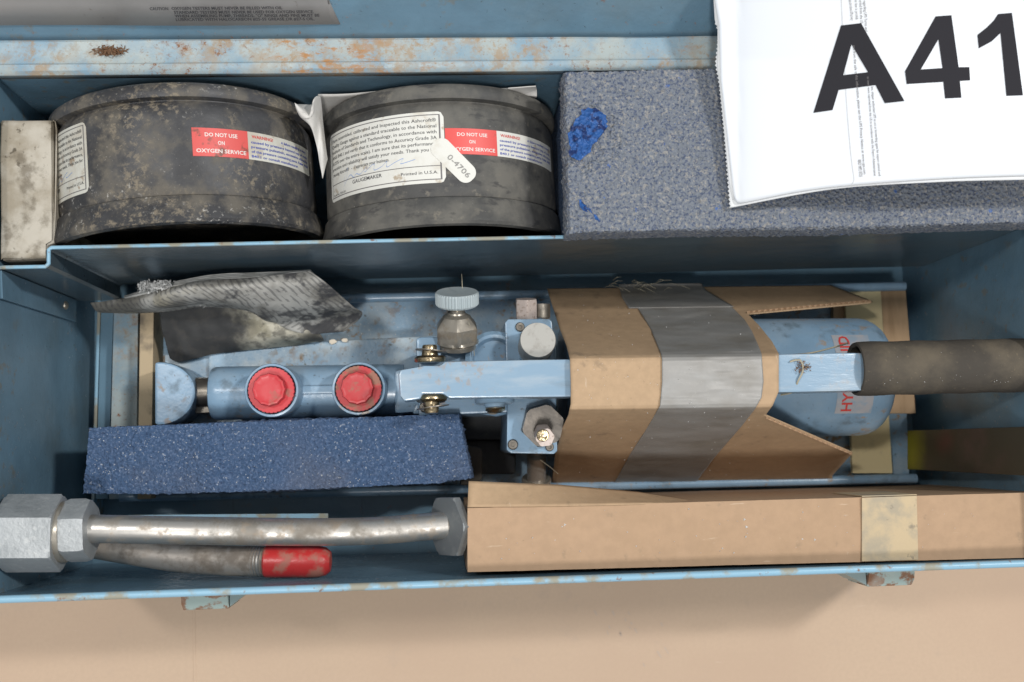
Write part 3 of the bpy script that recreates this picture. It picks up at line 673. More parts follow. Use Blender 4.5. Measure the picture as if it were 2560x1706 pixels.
def st1(root, pt, hit, patch, k):
    warn(root, pt, hit, patch, k, ((480, 313), (620, 336), (480, 384), (620, 405), 9), M['red_st2'], True)
    tR, sT = hit(214, 304); _, sB = hit(216, 482)
    certificate(root, pt, hit, patch, k, tR, sT, sB, .062, M['sticker2'])
def st2(root, pt, hit, patch, k):
    warn(root, pt, hit, patch, k, ((1114, 317), (1242, 332), (1112, 381), (1242, 396), 9), M['red_st'], False)
    tR, sT = hit(1108, 279); _, sB = hit(1111, 457)
    tL, _ = hit(829, 430)
    certificate(root, pt, hit, patch, k, tR, sT, sB, max((tR - tL) * k, .06), M['sticker'])
    # small slanted paper tag
    tc, sc = hit(1134, 402); Lh, Wh, r = .0138, .0054, .0046; a = math.radians(-47); n = 10; out = []
    for (cx, cy, a0) in ((Lh - r, Wh - r, 0), (-Lh + r, Wh - r, 90), (-Lh + r, -Wh + r, 180), (Lh - r, -Wh + r, 270)):
        for i in range(n):
            t = math.radians(a0 + 90 * i / (n - 1)); out.append((cx + r * math.cos(t), cy + r * math.sin(t)))
    def fm(x, y, o=.0006):
        X = x * math.cos(a) - y * math.sin(a); Y = x * math.sin(a) + y * math.cos(a); return pt(tc + X / k, sc - Y, o)
    N_ = len(out); vs = [fm(x, y) for x, y in out] + [fm(x, y, .0002) for x, y in out] + [fm(0, 0)]
    fs = [(i, (i + 1) % N_, 2 * N_) for i in range(N_)] + [(i, N_ + i, N_ + (i + 1) % N_, (i + 1) % N_) for i in range(N_)]
    tg = mk('number_tag', vs, fs, M['sticker'], root)
    text_block('lettering', [('0-4706', -.0035, .0115, -.0016, .0042)], lambda x, y: fm(x, y, .00085), M['ink_pencil'], tg)
G1 = gauge((462, 474), 204, 557, .0705, .0905, math.radians(3.2), 'left black round pressure gauge on its edge, crusted with dirt, red and white warning sticker', M['bake'], st1)
G2 = gauge((1096, 1100), 207, 560, .0655, .0855, math.radians(1.0), 'right black gauge with large white certificate sticker and slanted paper number tag', M['bake2'], st2)

# ------------------------------------------------------------------ cream carton at the left of the tray
ct = thing('cream_carton', P(60, 450, ZB), 'grimy cream cardboard carton standing in the tray left of the gauges', 'carton')
zt = .1385
cq = [P(2, 306, zt), P(126, 298, zt), P(131, 606, zt), P(115, 612, zt), P(114, 645, zt), P(2, 650, zt)]
vs = []
for i in range(40):
    for j in range(30):
        v_ = 302 + 344 * i / 39; u_ = 127 + 3 * i / 39 if v_ < 608 else 114.5
        p = P(2 + (u_ - 2) * j / 29, v_ + (4 if j < 1 else 0), zt); p.z += .0012 * noise.noise(p * 60) ; vs.append(p)
mk('top_panel', vs, grid_faces(40, 30), M['carton'], ct, solid=.0008)
prism_w('carton_body', [q + Vector((0, 0, -.0022)) for q in cq], ZB + .0005, M['carton'], ct, bevel=.0006)
# loose side flap curling off the carton
loft('side_flap', [[(131, 300, zt), (141, 320, zt - .003), (140, 480, zt - .002), (136, 600, zt - .003)], [(146, 318, .115), (156, 380, .110), (152, 500, .110), (144, 603, .118)]], M['carton'], ct, 40, 12, solid=.0005, amp=.001)

# ------------------------------------------------------------------ torn white paper around the right gauge
pp = thing('torn_paper_sleeve', P(1000, 300, ZB), 'torn white paper sleeve crumpled behind and left of the right gauge', 'paper')
loft('paper_panel', [[(795, 237, .128), (880, 236, .128), (1000, 226, .13), (1275, 222, .131), (1340, 216, .132)], [(800, 300, .10), (880, 290, .09), (1000, 280, .09), (1275, 270, .10), (1342, 244, .118)]], M['paper'], pp, 50, 10, solid=.0004, amp=.0012, fr=50)
loft('torn_strip', [[(736, 258, .142), (750, 290, .140), (775, 315, .138), (790, 360, .130), (800, 410, .124), (806, 448, .12)], [(741, 262, .140), (779, 293, .142), (783, 250, .145), (797, 300, .132), (806, 370, .128), (812, 420, .12)], [(745, 263, .130), (790, 262, .13), (800, 242, .135), (806, 300, .125), (812, 360, .12), (818, 400, .115)]], M['paper'], pp, 40, 14, solid=.0004, amp=.001, fr=120)
loft('torn_corner', [[(1268, 222, .134), (1300, 219, .136), (1339, 216, .138)], [(1275, 226, .133), (1310, 228, .132), (1342, 226, .132)], [(1290, 232, .130), (1318, 240, .128), (1342, 243, .128)]], M['paper'], pp, 20, 10, solid=.0004, amp=.0008, fr=200)

# ------------------------------------------------------------------ big dusty foam block on the tray
ZF = .163
pit = (P(1468, 336, ZF), .019, .0022)
fb = slab('foam_block', [(1415, 181, ZF), (1800, 172, ZF), (2650, 150, ZF)], [(1424, 586, ZF - .002), (1470, 580, ZF), (1800, 571, ZF), (2100, 566, ZF), (2650, 553, ZF)], .1425, M['foam'], None, 300, 100, amp=.0007, fr=620, low=.0016, pit=pit, edge=.0010)
tag(fb, 'large grey-blue dusty foam block in the tray beside the gauges, bright blue torn spot', 'foam block')
# foam continues down into the tray behind the divider (part of the block)
q0 = P(1424, 592, ZF); q1 = P(1418, 200, ZF)
lowtop = [Vector((q1.x + .002, YB(q1.x) - .003, .1424)), Vector((q0.x + .002, DY(q0.x) + .003, .1424)), Vector((XRt - .003, DY(XRt) + .003, .1424)), Vector((XRt - .003, YB(XRt) - .003, .1424))]
prism_w('foam_core', lowtop, ZB + .001, M['foam_blue'], fb, bevel=.001)
# torn patch inside the pit: bright blue foam, a shallow irregular mound
def blob(name, pts, z, mat_, parent, h=.001, n=40, amp=.0008):
    W = [P(u, v, z) for u, v in pts]; c = sum(W, Vector()) / len(W); N_ = len(W)
    ring = spline([tuple(w) for w in W] + [tuple(W[0])], 49)[:48]; vs = [c + Vector((0, 0, h))]; fs = []
    for r in range(1, 9):
        t = r / 8
        for k_, w in enumerate(ring):
            p = c.lerp(w, t); p.z += h * (1 - t * t) + amp * noise.noise(p * 700) * (1 - t ** 4); p += Vector((noise.noise(p * 330), noise.noise(p * 330 + Vector((5, 5, 5))), 0)) * .0030 * t
            vs.append(p)
    for k_ in range(48): fs.append((0, 1 + k_, 1 + (k_ + 1) % 48))
    for r in range(7):
        for k_ in range(48):
            a = 1 + r * 48 + k_; b = 1 + r * 48 + (k_ + 1) % 48; fs.append((a, a + 48, b + 48, b))
    return mk(name, vs, fs, mat_, parent, angle=80)
blob('torn_patch', [(1420, 330), (1428, 315), (1450, 296), (1468, 275), (1490, 268), (1512, 285), (1515, 318), (1497, 345), (1482, 372), (1455, 398), (1432, 404), (1418, 370)], ZF - .0008, M['foam_torn'], fb, .0012, amp=.0012)
blob('torn_patch', [(1448, 495), (1462, 508), (1490, 540), (1518, 568), (1512, 573), (1485, 548), (1456, 517)], ZF + .0002, M['foam_torn'], fb, .0005, amp=.0005)

# ------------------------------------------------------------------ label sheets
zs = lambda u, v: .1672 + .026 * min(1, max(0, (u - 1840)) / 420) ** .8 + max(0, (560 - v)) * .000022 + max(0, 150 - v) * .00003
def S3(X, Y): return (1400 + X / 2.0284, Y / 2.0284)
tg = thing('label_sheet_stack', P(2100, 480, .165), 'white paper label sheets printed with large black A41, lying over the foam block', 'label sheet')
def sheet(name, left, bottom, mat_, off, top=-260, right=2760, nu=70, nv=70, zig=0, parent=tg):
    """left: [(u,v)] downwards; bottom: [(u,v)] left to right"""
    # map: param a (0..1 left->right), b (0..1 top->bottom)
    Lc = lin([(*p, 0) for p in left], nv); Bc = spline([(*p, 0) for p in bottom], nu); vs = []
    for i in range(nv):
        for j in range(nu):
            a = j / (nu - 1); b = i / (nv - 1)
            u = Lc[i].x * (1 - a) + right * a + (Bc[j].x - (Bc[0].x * (1 - a) + right * a)) * b
            v = Lc[i].y + (Bc[j].y - Bc[0].y) * b
            vs.append(P(u, v, zs(u, v) + off))
    if zig:
        for i in range(nv):
            if zig(Lc[i].y): vs[i * nu] = vs[i * nu] + Vector(((-.0007 if i % 2 else .0002), 0, 0))
    return mk(name, vs, grid_faces(nv, nu), mat_, parent, solid=.00018, angle=60)
# lowest backing (torn perforated edge), middle sheet, printed top sheet
sheet('backing_sheet', [(1784, -260), (1784, 2), (1787, 50), (1798, 82), (1790, 160), (1800, 215), (1812, 340), (1826, 520)], [(1856, 522), (2100, 476), (2350, 458), (2560, 452), (2760, 448)], M['backing'], -.0010, zig=lambda v: v > 60, nv=150)
sheet('middle_sheet', [(1786, -260), (1788, 4), (1794, 60), (1794, 165), (1806, 280), (1822, 450), (1832, 500)], [(1848, 519), (2100, 473), (2350, 456), (2560, 450), (2760, 446)], M['backing'], -.0004)
s3 = sheet('printed_sheet', [(1786, -260), (1787, 0), (1798, 60), (1802, 200), (1818, 340), (1832, 470), (1836, 500)], [(1838, 505), (1850, 513), (2000, 484), (2130, 468), (2350, 452), (2560, 444), (2760, 440)], M['sheet'], .0004)
# glyphs traced as flat print
def glyph(name, outer, holes, off, mat_, parent):
    bm = bmesh.new(); loops = [outer] + holes
    for lp in loops:
        vv = [bm.verts.new((u, v, 0)) for u, v in lp]
        for i in range(len(vv)): bm.edges.new((vv[i], vv[(i + 1) % len(vv)]))
    bmesh.ops.triangle_fill(bm, use_beauty=True, edges=bm.edges[:], normal=(0, 0, 1))
    bmesh.ops.triangulate(bm, faces=bm.faces[:])
    for _ in range(2): bmesh.ops.subdivide_edges(bm, edges=[e for e in bm.edges if e.calc_length() > 30], cuts=2)
    bmesh.ops.triangulate(bm, faces=bm.faces[:])
    vs = [P(v.co.x, v.co.y, zs(v.co.x, v.co.y) + off) for v in bm.verts]; fs = [tuple(v.index for v in f.verts) for f in bm.faces]
    bm.verts.index_update(); fs = [tuple(v.index for v in f.verts) for f in bm.faces]
    bm.free(); return mk(name, vs, fs, mat_, parent, smooth=False)
def S(*pts): return [S3(x, y) for x, y in pts]
glyph('letter', S((1285, 573), (1425, 130), (1527, 118), (1747, 513), (1647, 524), (1600, 432), (1413, 457), (1382, 559)), [S((1436, 382), (1562, 367), (1478, 226))], .0007, M['ink_a'], s3)
glyph('letter', S((1750, 362), (1905, 84), (1985, 78), (2022, 342), (2076, 341), (2080, 408), (2028, 411), (2036, 496), (1953, 500), (1944, 416), (1758, 427)), [S((1830, 353), (1940, 346), (1919, 200))], .0007, M['ink_a'], s3)
glyph('letter', S((2117, 178), (2165, 140), (2200, 105), (2222, 72), (2292, 66), (2348, 484), (2264, 487), (2234, 168), (2190, 210), (2124, 246)), [], .0007, M['ink_a'], s3)
# fine vertical print and the die-cut seam between the two labels
def vm(u0, v0, u1, v1):
    """text plane running down the sheet from (u0,v0) to (u1,v1)"""
    d = Vector((u1 - u0, v1 - v0)); Ld = d.length; d /= Ld; n = Vector((d.y, -d.x))
    def f(x, y):
        p = Vector((u0, v0)) + d * x + n * y; return P(p.x, p.y, zs(p.x, p.y) + .0007)
    return f, Ld
for (a, b, s, hgt) in ((S3(1462, -40), S3(1475, 105), 'See www.ups.com about UPS privacy', 11), (S3(1484, 232), S3(1540, 885), 'not from the sale of this information, please see the UPS Privacy Notice at www.ups.com', 10),
                  (S3(1556, 390), S3(1592, 893), 'or items were exported from the US in accordance with the Export Administration', 9), (S3(1578, 440), S3(1616, 893), 'law, shipper authorizes UPS to act as forwarding agent for export control and', 9),
                  (S3(1510, 812), S3(1518, 898), 'RRD MP2 0725', 12), (S3(1534, -60), S3(1548, 160), 'UPS tariff regarding UPS Terms and', 10), (S3(1514, -60), S3(1524, 120), 'items exported from the US', 10), (S3(1492, -60), S3(1500, 100), 'contrary to law is prohib', 10)):
    f, Ld = vm(*a, *b)
    text_block('fine_print', [(s, 0, Ld, 0, hgt)], f, M['ink_soft'], s3)
M['seam'] = mat('die_cut_seam', (.55, .56, .57), .6)
sv, sf = [], []
sp = [(1412, -300), (1440, 300), (1455, 560), (1476, 800), (1490, 905), (1486, 925), (1470, 944)]
pl = spline([(*S3(*p), 0) for p in sp], 60)
for p in pl:
    sv.append(P(p.x, p.y, zs(p.x, p.y) + .00065)); sv.append(P(p.x + 1.6, p.y, zs(p.x, p.y) + .00065))
mk('die_cut_seam', sv, [(2 * i, 2 * i + 1, 2 * i + 3, 2 * i + 2) for i in range(59)], M['seam'], s3)

# ------------------------------------------------------------------ hand pump
pump = thing('hand_pump', P(1300, 950, 0), 'light blue hydraulic hand pump with long lever handle, bolted on its rusty base tray', 'pump')
def PX(u, v, z): return P(u, v, z)
# base pan with rolled long edges
zp = .016
pan_b = [P(395, 757, zp), P(1380, 735, zp), P(2270, 715, zp)]
pan_f = [P(300, 1245, zp), P(1150, 1232, zp), P(2290, 1198, zp)]
mk('base_pan', [pan_f[0], pan_f[2], pan_b[2], pan_b[0]] and [Vector((*p.xy, .006)) for p in (pan_f[0], pan_f[2], pan_b[2], pan_b[0])] + [Vector((*p.xy, FZ + .0004)) for p in (pan_f[0], pan_f[2], pan_b[2], pan_b[0])],
   [(0, 1, 2, 3), (7, 6, 5, 4), (0, 4, 5, 1), (1, 5, 6, 2), (2, 6, 7, 3), (3, 7, 4, 0)], M['pump_base'], pump)
for ln in ((P(395, 757, zp), P(2262, 716, zp)), (P(300, 1243, zp), P(2290, 1196, zp))):
    a, b = ln; n = Vector((0, 1, 0))
    pt_ = [a.lerp(b, i / 20) for i in range(21)]
    tube('rolled_edge', [p + Vector((0, 0, 0)) for p in pt_], .0030, M['pump'], pump, 14)
    prism_w('side_flange', [a + Vector((0, -.0012, 0)), b + Vector((0, -.0012, 0)), b + Vector((0, .0012, 0)), a + Vector((0, .0012, 0))], .0062, M['pump'], pump, bevel=.0002)
# raised foot plate (speckled) at the left middle
prism('foot_plate', [(410, 885), (560, 862), (1290, 850), (1292, 1020), (1100, 1110), (420, 1110)], .022, .0061, M['pump_base'], pump, .002)
prism('web_plate', [(520, 868), (1100, 838), (1100, 935), (520, 940)], .026, .0221, M['pump_base'], pump, .002)
# end foot: big rounded plate
c = P(395, 984, .058); pr = P(489, 984, .058); r_ = (pr - c).x
out = [P(386, 905, .058)] + [c + Vector((r_ * math.sin(math.radians(a)) , r_ * .86 * math.cos(math.radians(a)), 0)) for a in range(0, 181, 10)] + [P(386, 1062, .058)]
prism_w('end_foot', out, .0225, M['pump'], pump, bevel=.0022)
# shafts between the foot and the cylinder
tube('piston_rod', [P(492, 982, .046), P(545, 980, .046)], .0085, M['nickel_d'], pump, 24)
prism('rod_guide', [(488, 944), (540, 944), (540, 1032), (488, 1034)], .045, .0225, M['nickel_d'], pump)
# main cylinder
ca = P(529, 984, .062); cb = P(1010, 976, .062); axd = (cb - ca).normalized(); Lc = (cb - ca).length; rc_ = .0155
lathe('cylinder', [(rc_ * .80, 0), (rc_ * .93, .0008), (rc_ * .99, .003), (rc_, .006), (rc_, Lc)], ca, axd, M['pump'], pump, 64)
prism_w('cylinder_rib', [P(742, 965, .0795), P(846, 963, .0795), P(846, 984, .0795), P(742, 986, .0795)], .07, M['pump'], pump, bevel=.0012)
prism_w('cylinder_saddle', [P(560, 938, .05), P(1000, 930, .05), P(1000, 1030, .05), P(560, 1036, .05)], .0225, M['pump'], pump, bevel=.002)
# two bosses with scalloped red plugs
def boss(u, v, m1):
    zt_ = .096; c = P(u, v, zt_); r = 67 * (HC - zt_) / F
    b = Vector((c.x, c.y, .06))
    bo = lathe('port_boss', [(r * 1.08, 0), (r * 1.02, .010), (r, .018), (r, zt_ - .0612), (r * .975, zt_ - .0602), (r * .90, zt_ - .0600), (r * .885, zt_ - .0606), (r * .88, zt_ - .066)], b, (0, 0, 1), M['pump'], pump, 72)
    nn = 34
    def sc(t, rr, h): return 1 + (.030 * (abs(math.sin(t * nn / 2)) - .5) if rr > r * .4 else 0)
    pl_ = lathe('red_plug', [(r * .84, 0), (r * .845, .0022), (r * .83, .0028), (r * .62, .0029)], c + Vector((0, 0, -.0012)), (0, 0, 1), m1, pump, 136, mod=sc, angle=25)
    def fc(t, rr, h):
        if rr < r * .3: return 1
        s = 2 * math.pi / 12; x = (t % s) / s
        return 1 - .055 * (math.sin(math.pi * x)) ** .8
    lathe('plug_grip', [(r * .62, 0), (r * .615, .0048), (r * .585, .0058), (r * .52, .0060), (r * .44, .0056), (r * .2, .0057), (0, .0057)], c + Vector((-.0004, 0, .0016)), (0, 0, 1), m1, pl_, 96, mod=fc, angle=25)
boss(679, 976, M['redcap']); boss(897, 972, M['redcap2'])
# neck and valve block
prism('cylinder_neck', [(985, 925), (1060, 915), (1060, 1030), (985, 1036)], .078, .0225, M['pump'], pump, .003)
vb = prism('valve_block', [(1046, 868), (1058, 850), (1120, 846), (1262, 843), (1275, 850), (1275, 1032), (1046, 1040)], .092, .0225, M['pump'], pump, .0025)
for i in range(4):
    prism('thread_mark', [(1060, 856 + i * 8), (1078, 855 + i * 8), (1078, 858 + i * 8), (1060, 859 + i * 8)], .0928, .0915, M['pump'], vb, .0003)
prism('pump_block', [(1262, 806), (1270, 798), (1372, 797), (1380, 803), (1390, 905), (1394, 1128), (1385, 1136), (1278, 1134), (1266, 1126), (1268, 1010)], .098, .0225, M['pump'], pump, .0022)
lathe('ring_boss', [(.0165, 0), (.0165, .004), (.014, .0052), (.0125, .0045), (.0115, .001), (0, .001)], P(1236, 903, .0935), (0, .25, .97), M['pump'], pump, 48)
# release valve with knurled knob
def vax(u, v, z): return P(u, v, z)
A_ = Vector((0.0, .925, .38)).normalized()
kb = P(1143, 762, .105)
def knurl(t, rr, h): return 1 + (.022 * (1 if math.sin(t * 44) > 0 else -1) if rr > .0118 and .0004 < h < .0068 else 0)
kr = 54 * (HC - .108) / F
kn = lathe('valve_knob', [(kr * .93, -.0005), (kr, .0006), (kr, .0064), (kr * .975, .0072), (kr * .95, .0074), (kr * .6, .0070), (0, .0069)], kb, A_, M['knob'], pump, 176, mod=knurl, angle=25)
lathe('valve_stem', [(.0040, -.014)] + [(.0040 + (.0003 if i % 2 else -.0001), -.012 + i * .0011) for i in range(11)] + [(.0036, .0002)], kb, A_, M['nickel'], pump, 28)
vbse = P(1143, 862, .096)
hxl = (kb - vbse).length
def hx(t, rr, h):
    if h < .002 or rr < .008: return 1
    s = math.pi / 3; x = ((t + .52) % s) - s / 2
    return min(1, math.cos(math.pi / 6) / math.cos(x) * 1.01)
lathe('valve_body', [(.0105, -.002), (.0105, 0), (.0100, .0006), (.0122, .0018), (.0126, .003), (.0126, .0105), (.0112, .0128), (.0078, .0165), (.0052, .0180), (.0048, .0190)], vbse, A_, M['nickel'], pump, 96, mod=hx, angle=20)
# grey round cap on the block and bolts
ccp = P(1345, 850, .118); cr_ = 46.5 * (HC - .118) / F
lathe('filler_cap', [(cr_ * .97, -.022), (cr_ * .97, -.004), (cr_ * .985, -.0012), (cr_ * .95, 0), (0, 0)], ccp, (.0, .12, .99), M['capgrey'], pump, 72)
hexn('hex_bolt', .0066, .012, P(1316, 800, .088), (0, .97, .25), M['pinkbolt'], pump, rot=.52)
lathe('bolt_shank', [(.0058, 0), (.0058, .008)], P(1351, 795, .078), (0, 1, .1), M['nickel_d'], pump, 24)
# lever: pivot pin across the clevis
pz = .128
for (u, v, sgn) in ((1075, 908, 1), (1078, 988, -1)):
    b = P(u, v, pz - .004)
    lathe('pivot_collar', [(.0080, 0), (.0084, .0008), (.0084, .0022), (.0070, .0034), (.0045, .0036), (.0040, .0062), (.0040, .0082), (.0035, .0092), (0, .0094)], b + Vector((0, .0005 * sgn, 0)), (0, sgn, .05), M['brass'], pump, 40)
    lathe('washer', [(.0040, 0), (.0086, 0), (.0086, .0005), (.0040, .0005)], b + Vector((.0008, .0062 * sgn, 0)), (.12, sgn, 0), M['nickel_d'], pump, 40)
# lever handle (channel) with a notched clevis end; top at z .138
zh = .1366
lev = [(996, 938), (1000, 925), (1062, 914), (1100, 914), (1112, 904), (1300, 900), (1424, 898), (2100, 882), (2154, 882), (2176, 890), (2184, 905), (2184, 955), (2176, 968), (2154, 977), (2100, 979), (1424, 993), (1300, 994), (1122, 996), (1108, 985), (1056, 985), (1052, 998), (1010, 1004), (1000, 990)]
prism('lever_handle', lev, zh, zh - .020, M['handle'], pump, .0022)
# clevis below lever
prism('clevis', [(1100, 925), (1250, 918), (1250, 985), (1100, 985)], zh - .0205, .0925, M['pump'], pump, .0015)
lathe('link_disc', [(.0100, 0), (.0108, .0008), (.0108, .0036), (.0098, .0044), (.006, .0046), (.0052, .0062), (0, .0064)], P(1236, 990, .112), (0, -1, .05), M['pump'], pump, 48)
lathe('link_bolt', [(.0055, 0), (.0055, .003), (.0035, .0042), (0, .0045)], P(1238, 1012, .106), (0, -1, .15), M['brass'], pump, 32)
tube('link_web', [P(1170, 1004, .085), P(1200, 1024, .085), P(1240, 1030, .085), P(1285, 1020, .085), P(1320, 1000, .085)], .0028, M['pump'], pump, 12)
prism('lower_arm', [(1040, 1008), (1160, 1002), (1210, 1022), (1200, 1034), (1030, 1036)], .080, .05, M['pump'], pump, .003)
# big and small hex at the front of the block
hexn('gland_nut', 56 * (HC - .108) / F, .016, P(1352, 1058, .092), (0, -.12, 1), M['oiled'], pump, rot=.25)
hexn('hex_plug', 25 * (HC - .125) / F, .013, P(1357, 1082, .112), (0, -.22, 1), M['pinkbolt'], pump, rot=.1)
lathe('plug_socket', [(.0034, 0), (.0030, .0004), (.0018, .0003), (0, .0002)], P(1357, 1089, .1255), (0, -.22, 1), M['brass'], pump, 24)
lathe('steel_pin', [(.0058, 0), (.0058, .020), (.0035, .022), (.0035, .03)], P(1341, 1212, .030), (0, .85, .45), M['steel'], pump, 28)
lathe('pin_collar', [(.0090, -.003), (.0092, 0), (.0092, .0024), (.0086, .003), (0, .003)], P(1341, 1207, .030), (0, .85, .45), M['nickel'], pump, 40)
prism('inlet_block', [(1110, 1100), (1290, 1100), (1290, 1185), (1110, 1190)], .02, .0062, M['dark'], pump, .002)  # block coloured near-black to paint the shade of this gap
# casting fillets, screws and a near-black plate as painted shade round the link
prism('recess_shade', [(1110, 1030), (1266, 1030), (1266, 1100), (1110, 1100)], .03, .0231, M['dark'], pump, .001)
prism('cast_lug', [(1040, 846), (1052, 842), (1100, 842), (1104, 905), (1040, 905)], .101, .0925, M['pump'], pump, .0018)
for (u, v, r0) in ((1300, 818, .0022), (1282, 1112, .0024), (1374, 1118, .0020), (1062, 1018, .0026)):
    lathe('set_screw', [(r0 * 1.25, -.002), (r0 * 1.2, .0006), (r0, .0012), (r0 * .5, .0012), (r0 * .45, .0002), (0, .0002)], P(u, v, .0984 if u > 1200 else .0924), (0, 0, 1), M['nickel_d'], pump, 20)
tube('link_pin', [P(1232, 1030, .100), P(1232, 1000, .104)], .0032, M['nickel'], pump, 16)
#lathe('valve_gasket', [(.0128, 0), (.0132, .0006), (.0126, .0014)], P(1143, 864, .0945), A_, M['dark'], pump, 48)
# reservoir under the wrap
ra = P(1405, 950, .055); rb = P(2202, 942, .055); rl = (rb - ra).length; rr_ = .0358
res = lathe('reservoir', [(rr_ * .9, 0), (rr_, .003), (rr_, rl - .016)] + [(rr_ - .016 * (1 - math.cos(math.radians(a))), rl - .016 + .016 * math.sin(math.radians(a))) for a in (15, 30, 45, 60, 75, 90)] + [(0, rl)], ra, rb - ra, M['pump_res'] if 'pump_res' in M else M['pump'], pump, 96)
axr = (rb - ra).normalized(); sd = Vector((-axr.y, axr.x, 0)).normalized()
def respt(s, th, off): return ra + axr * s + (sd * math.sin(th) + Vector((0, 0, 1)) * math.cos(th)) * (rr_ + off)
def reshit(u, v):
    d = ray(u, v); o = CAM - ra; dd = d - axr * d.dot(axr); oo = o - axr * o.dot(axr)
    a = dd.dot(dd); b = 2 * dd.dot(oo); c = oo.dot(oo) - rr_ ** 2; t = (-b - math.sqrt(max(b * b - 4 * a * c, 0))) / (2 * a); q = o + d * t
    return q.dot(axr), math.atan2(q.dot(sd), q.z)
s0, t0 = reshit(2090, 1034); s1, t1 = reshit(2168, 838)
M['decal'] = mat('faded_decal', (.40, .40, .42), .5, layers=[((.27, .36, .45), 'N', 120, .45, .62, .85)])
vs = []
for i in range(31):
    for s in (s0 - .001, s1): vs.append(respt(s, t0 + (t1 - t0) * i / 30, .0002))
dc = mk('decal', vs, grid_faces(31, 2), M['decal'], res)
hw = (s1 - s0) * .42
text_block('lettering', [('HYD. FLUID', 0, (t1 - t0) * rr_ * .94, 0, hw * 1.0, {'bold': .02})], lambda x, y: respt(s0 + hw * .95 - y, t0 + .05 + x / rr_, .0004), M['ink_red'], dc)
# foam grip sleeve on the handle
ga = P(2136, 923, .1292); gb = P(2700, 910, .1292); gl = (gb - ga).length; gr = .0146
def dent(t, r, h): return 1 + .012 * noise.noise(Vector((t, h * 25, 3))) + .006 * noise.noise(Vector((t * 2, h * 300, 9)))
vs, fs = lathe_v([(0, .03), (gr * .84, .03), (gr * .84, .001), (gr * .90, .0), (gr * .97, .0004), (gr, .0018)] + [(gr * (1.0 + .012 * math.sin(i * .5)), .002 + (gl - .002) * i / 60) for i in range(61)], ga, gb - ga, 56, mod=dent)
grip = mk('foam_grip', vs, fs, M['foam_grip'], pump)

# ------------------------------------------------------------------ plywood packer, yellow tape, strips
pk = thing('plywood_packer', P(2180, 950, .016), 'plywood packing board under the right end of the pump reservoir, crossed by a yellow strip', 'packing board')
prism('board', [(2083, 718), (2264, 716), (2290, 1034), (2083, 1034)], .0115, .0065, M['wood'], pk)
prism('yellow_strip', [(2112, 722), (2202, 722), (2232, 1184), (2132, 1184)], .0155, .0117, M['yellow'], pk)
pw = strip_('plywood_strip', (346, 350), (380, 384), FZ + .0003, .030, M['woodedge'], None, Yl1 + .001, Yl0 + .01)
tag(pw, 'narrow plywood strip standing on edge between the pump base and the left case wall', 'wood strip')
rs_ = strip_('steel_packing_plate', (277, 284), (342, 345), FZ + .0003, .014, M['paint_rim'], None, Yl1 - .001, Yl0 + .01)
tag(rs_, 'light blue rust-blotched steel strip on the case floor beside the plywood strip', 'steel strip')
st_ = strip_('floor_channel', (244, 252), (275, 283), FZ + .0003, .004, M['paint'], None, Yl1 - .0005, Yl0 + .01)
tag(st_, 'plain blue steel strip on the case floor along the left wall', 'steel strip')

# olive bar at the right
ob = prism_w('iridescent_bar', [P(2268, 1077, .022), P(2566, 1067, .140), P(2566, 1190, .140), P(2268, 1174, .022)], 0, M['olive'], None, bevel=.0008,
             taper=[P(2268, 1077, .022) + Vector((.005, 0, -.003)), P(2566, 1067, .140) + Vector((.005, 0, -.003)), P(2566, 1190, .140) + Vector((.005, 0, -.003)), P(2268, 1174, .022) + Vector((.005, 0, -.003))])
tag(ob, 'dark olive metal bar with yellow and red tarnish leaning against the right case wall', 'metal bar')

# ------------------------------------------------------------------ cardboard wrap with duct tape
wr = thing('cardboard_wrap', P(1650, 960, .016), 'corrugated cardboard sleeve wrapped over the pump handle and bound with grey duct tape', 'cardboard sleeve')
ZK = [(690, .012), (718, .022), (780, .058), (890, .1375), (897, .1402), (906, .1408), (1015, .1408), (1024, .1398), (1034, .134), (1127, .074), (1212, .014), (1260, -.02)]
def zk(v):
    for (a, za), (b, zb) in zip(ZK[:-1], ZK[1:]):
        if v <= b: return za + (zb - za) * max(0, (v - a)) / (b - a)
    return ZK[-1][1]
def interp(T_, v):
    if v <= T_[0][0]: return T_[0][1]
    for (a, ua), (b, ub) in zip(T_[:-1], T_[1:]):
        if v <= b: return ua + (ub - ua) * (v - a) / max(b - a, 1e-6)
    return T_[-1][1]
def vsheet(name, left, right, v0, v1, mat_, parent, off=0, nv=150, nu=50, solid=0, wr_=0, slope=-.012, vtop=None):
    vs, uvs = [], []
    for i in range(nv):
        v = v0 + (v1 - v0) * i / (nv - 1); ul = interp(left, v); ur = interp(right, v)
        for j in range(nu):
            u = ul + (ur - ul) * j / (nu - 1); vv = v + slope * (u - 1425)
            z = zk(v) + off
            if wr_: z += wr_ * (1 if v < 885 else .25 if v < 1028 else .6) * (noise.noise(Vector((u * .006, v * .045, 2))) + .5 * noise.noise(Vector((u * .02, v * .09, 5))))
            vs.append(P(u, vv, z)); uvs.append((u / 500, v / 500))
    return mk(name, vs, grid_faces(nv, nu), mat_, parent, solid=solid, uvs=uvs, angle=60)
WL = [(718, 1367), (760, 1380), (820, 1399), (862, 1416), (897, 1425), (960, 1427), (1010, 1427), (1040, 1421), (1069, 1407), (1127, 1391), (1135, 1388), (1212, 1380)]
sl_ = .012
WR_ = [(721, 2079), (762, 2181), (766, 2178), (791, 1866), (793, 1872), (820, 1898), (860, 1930), (891, 1947), (985, 1947), (1020, 1932), (1044, 1914), (1141, 2132), (1197, 2081), (1212, 2081)]
wt = vsheet('kraft_liner', WL, WR_, 721, 1211, M['kraft_wrap'], wr, 0, 240, 60, solid=.0006)
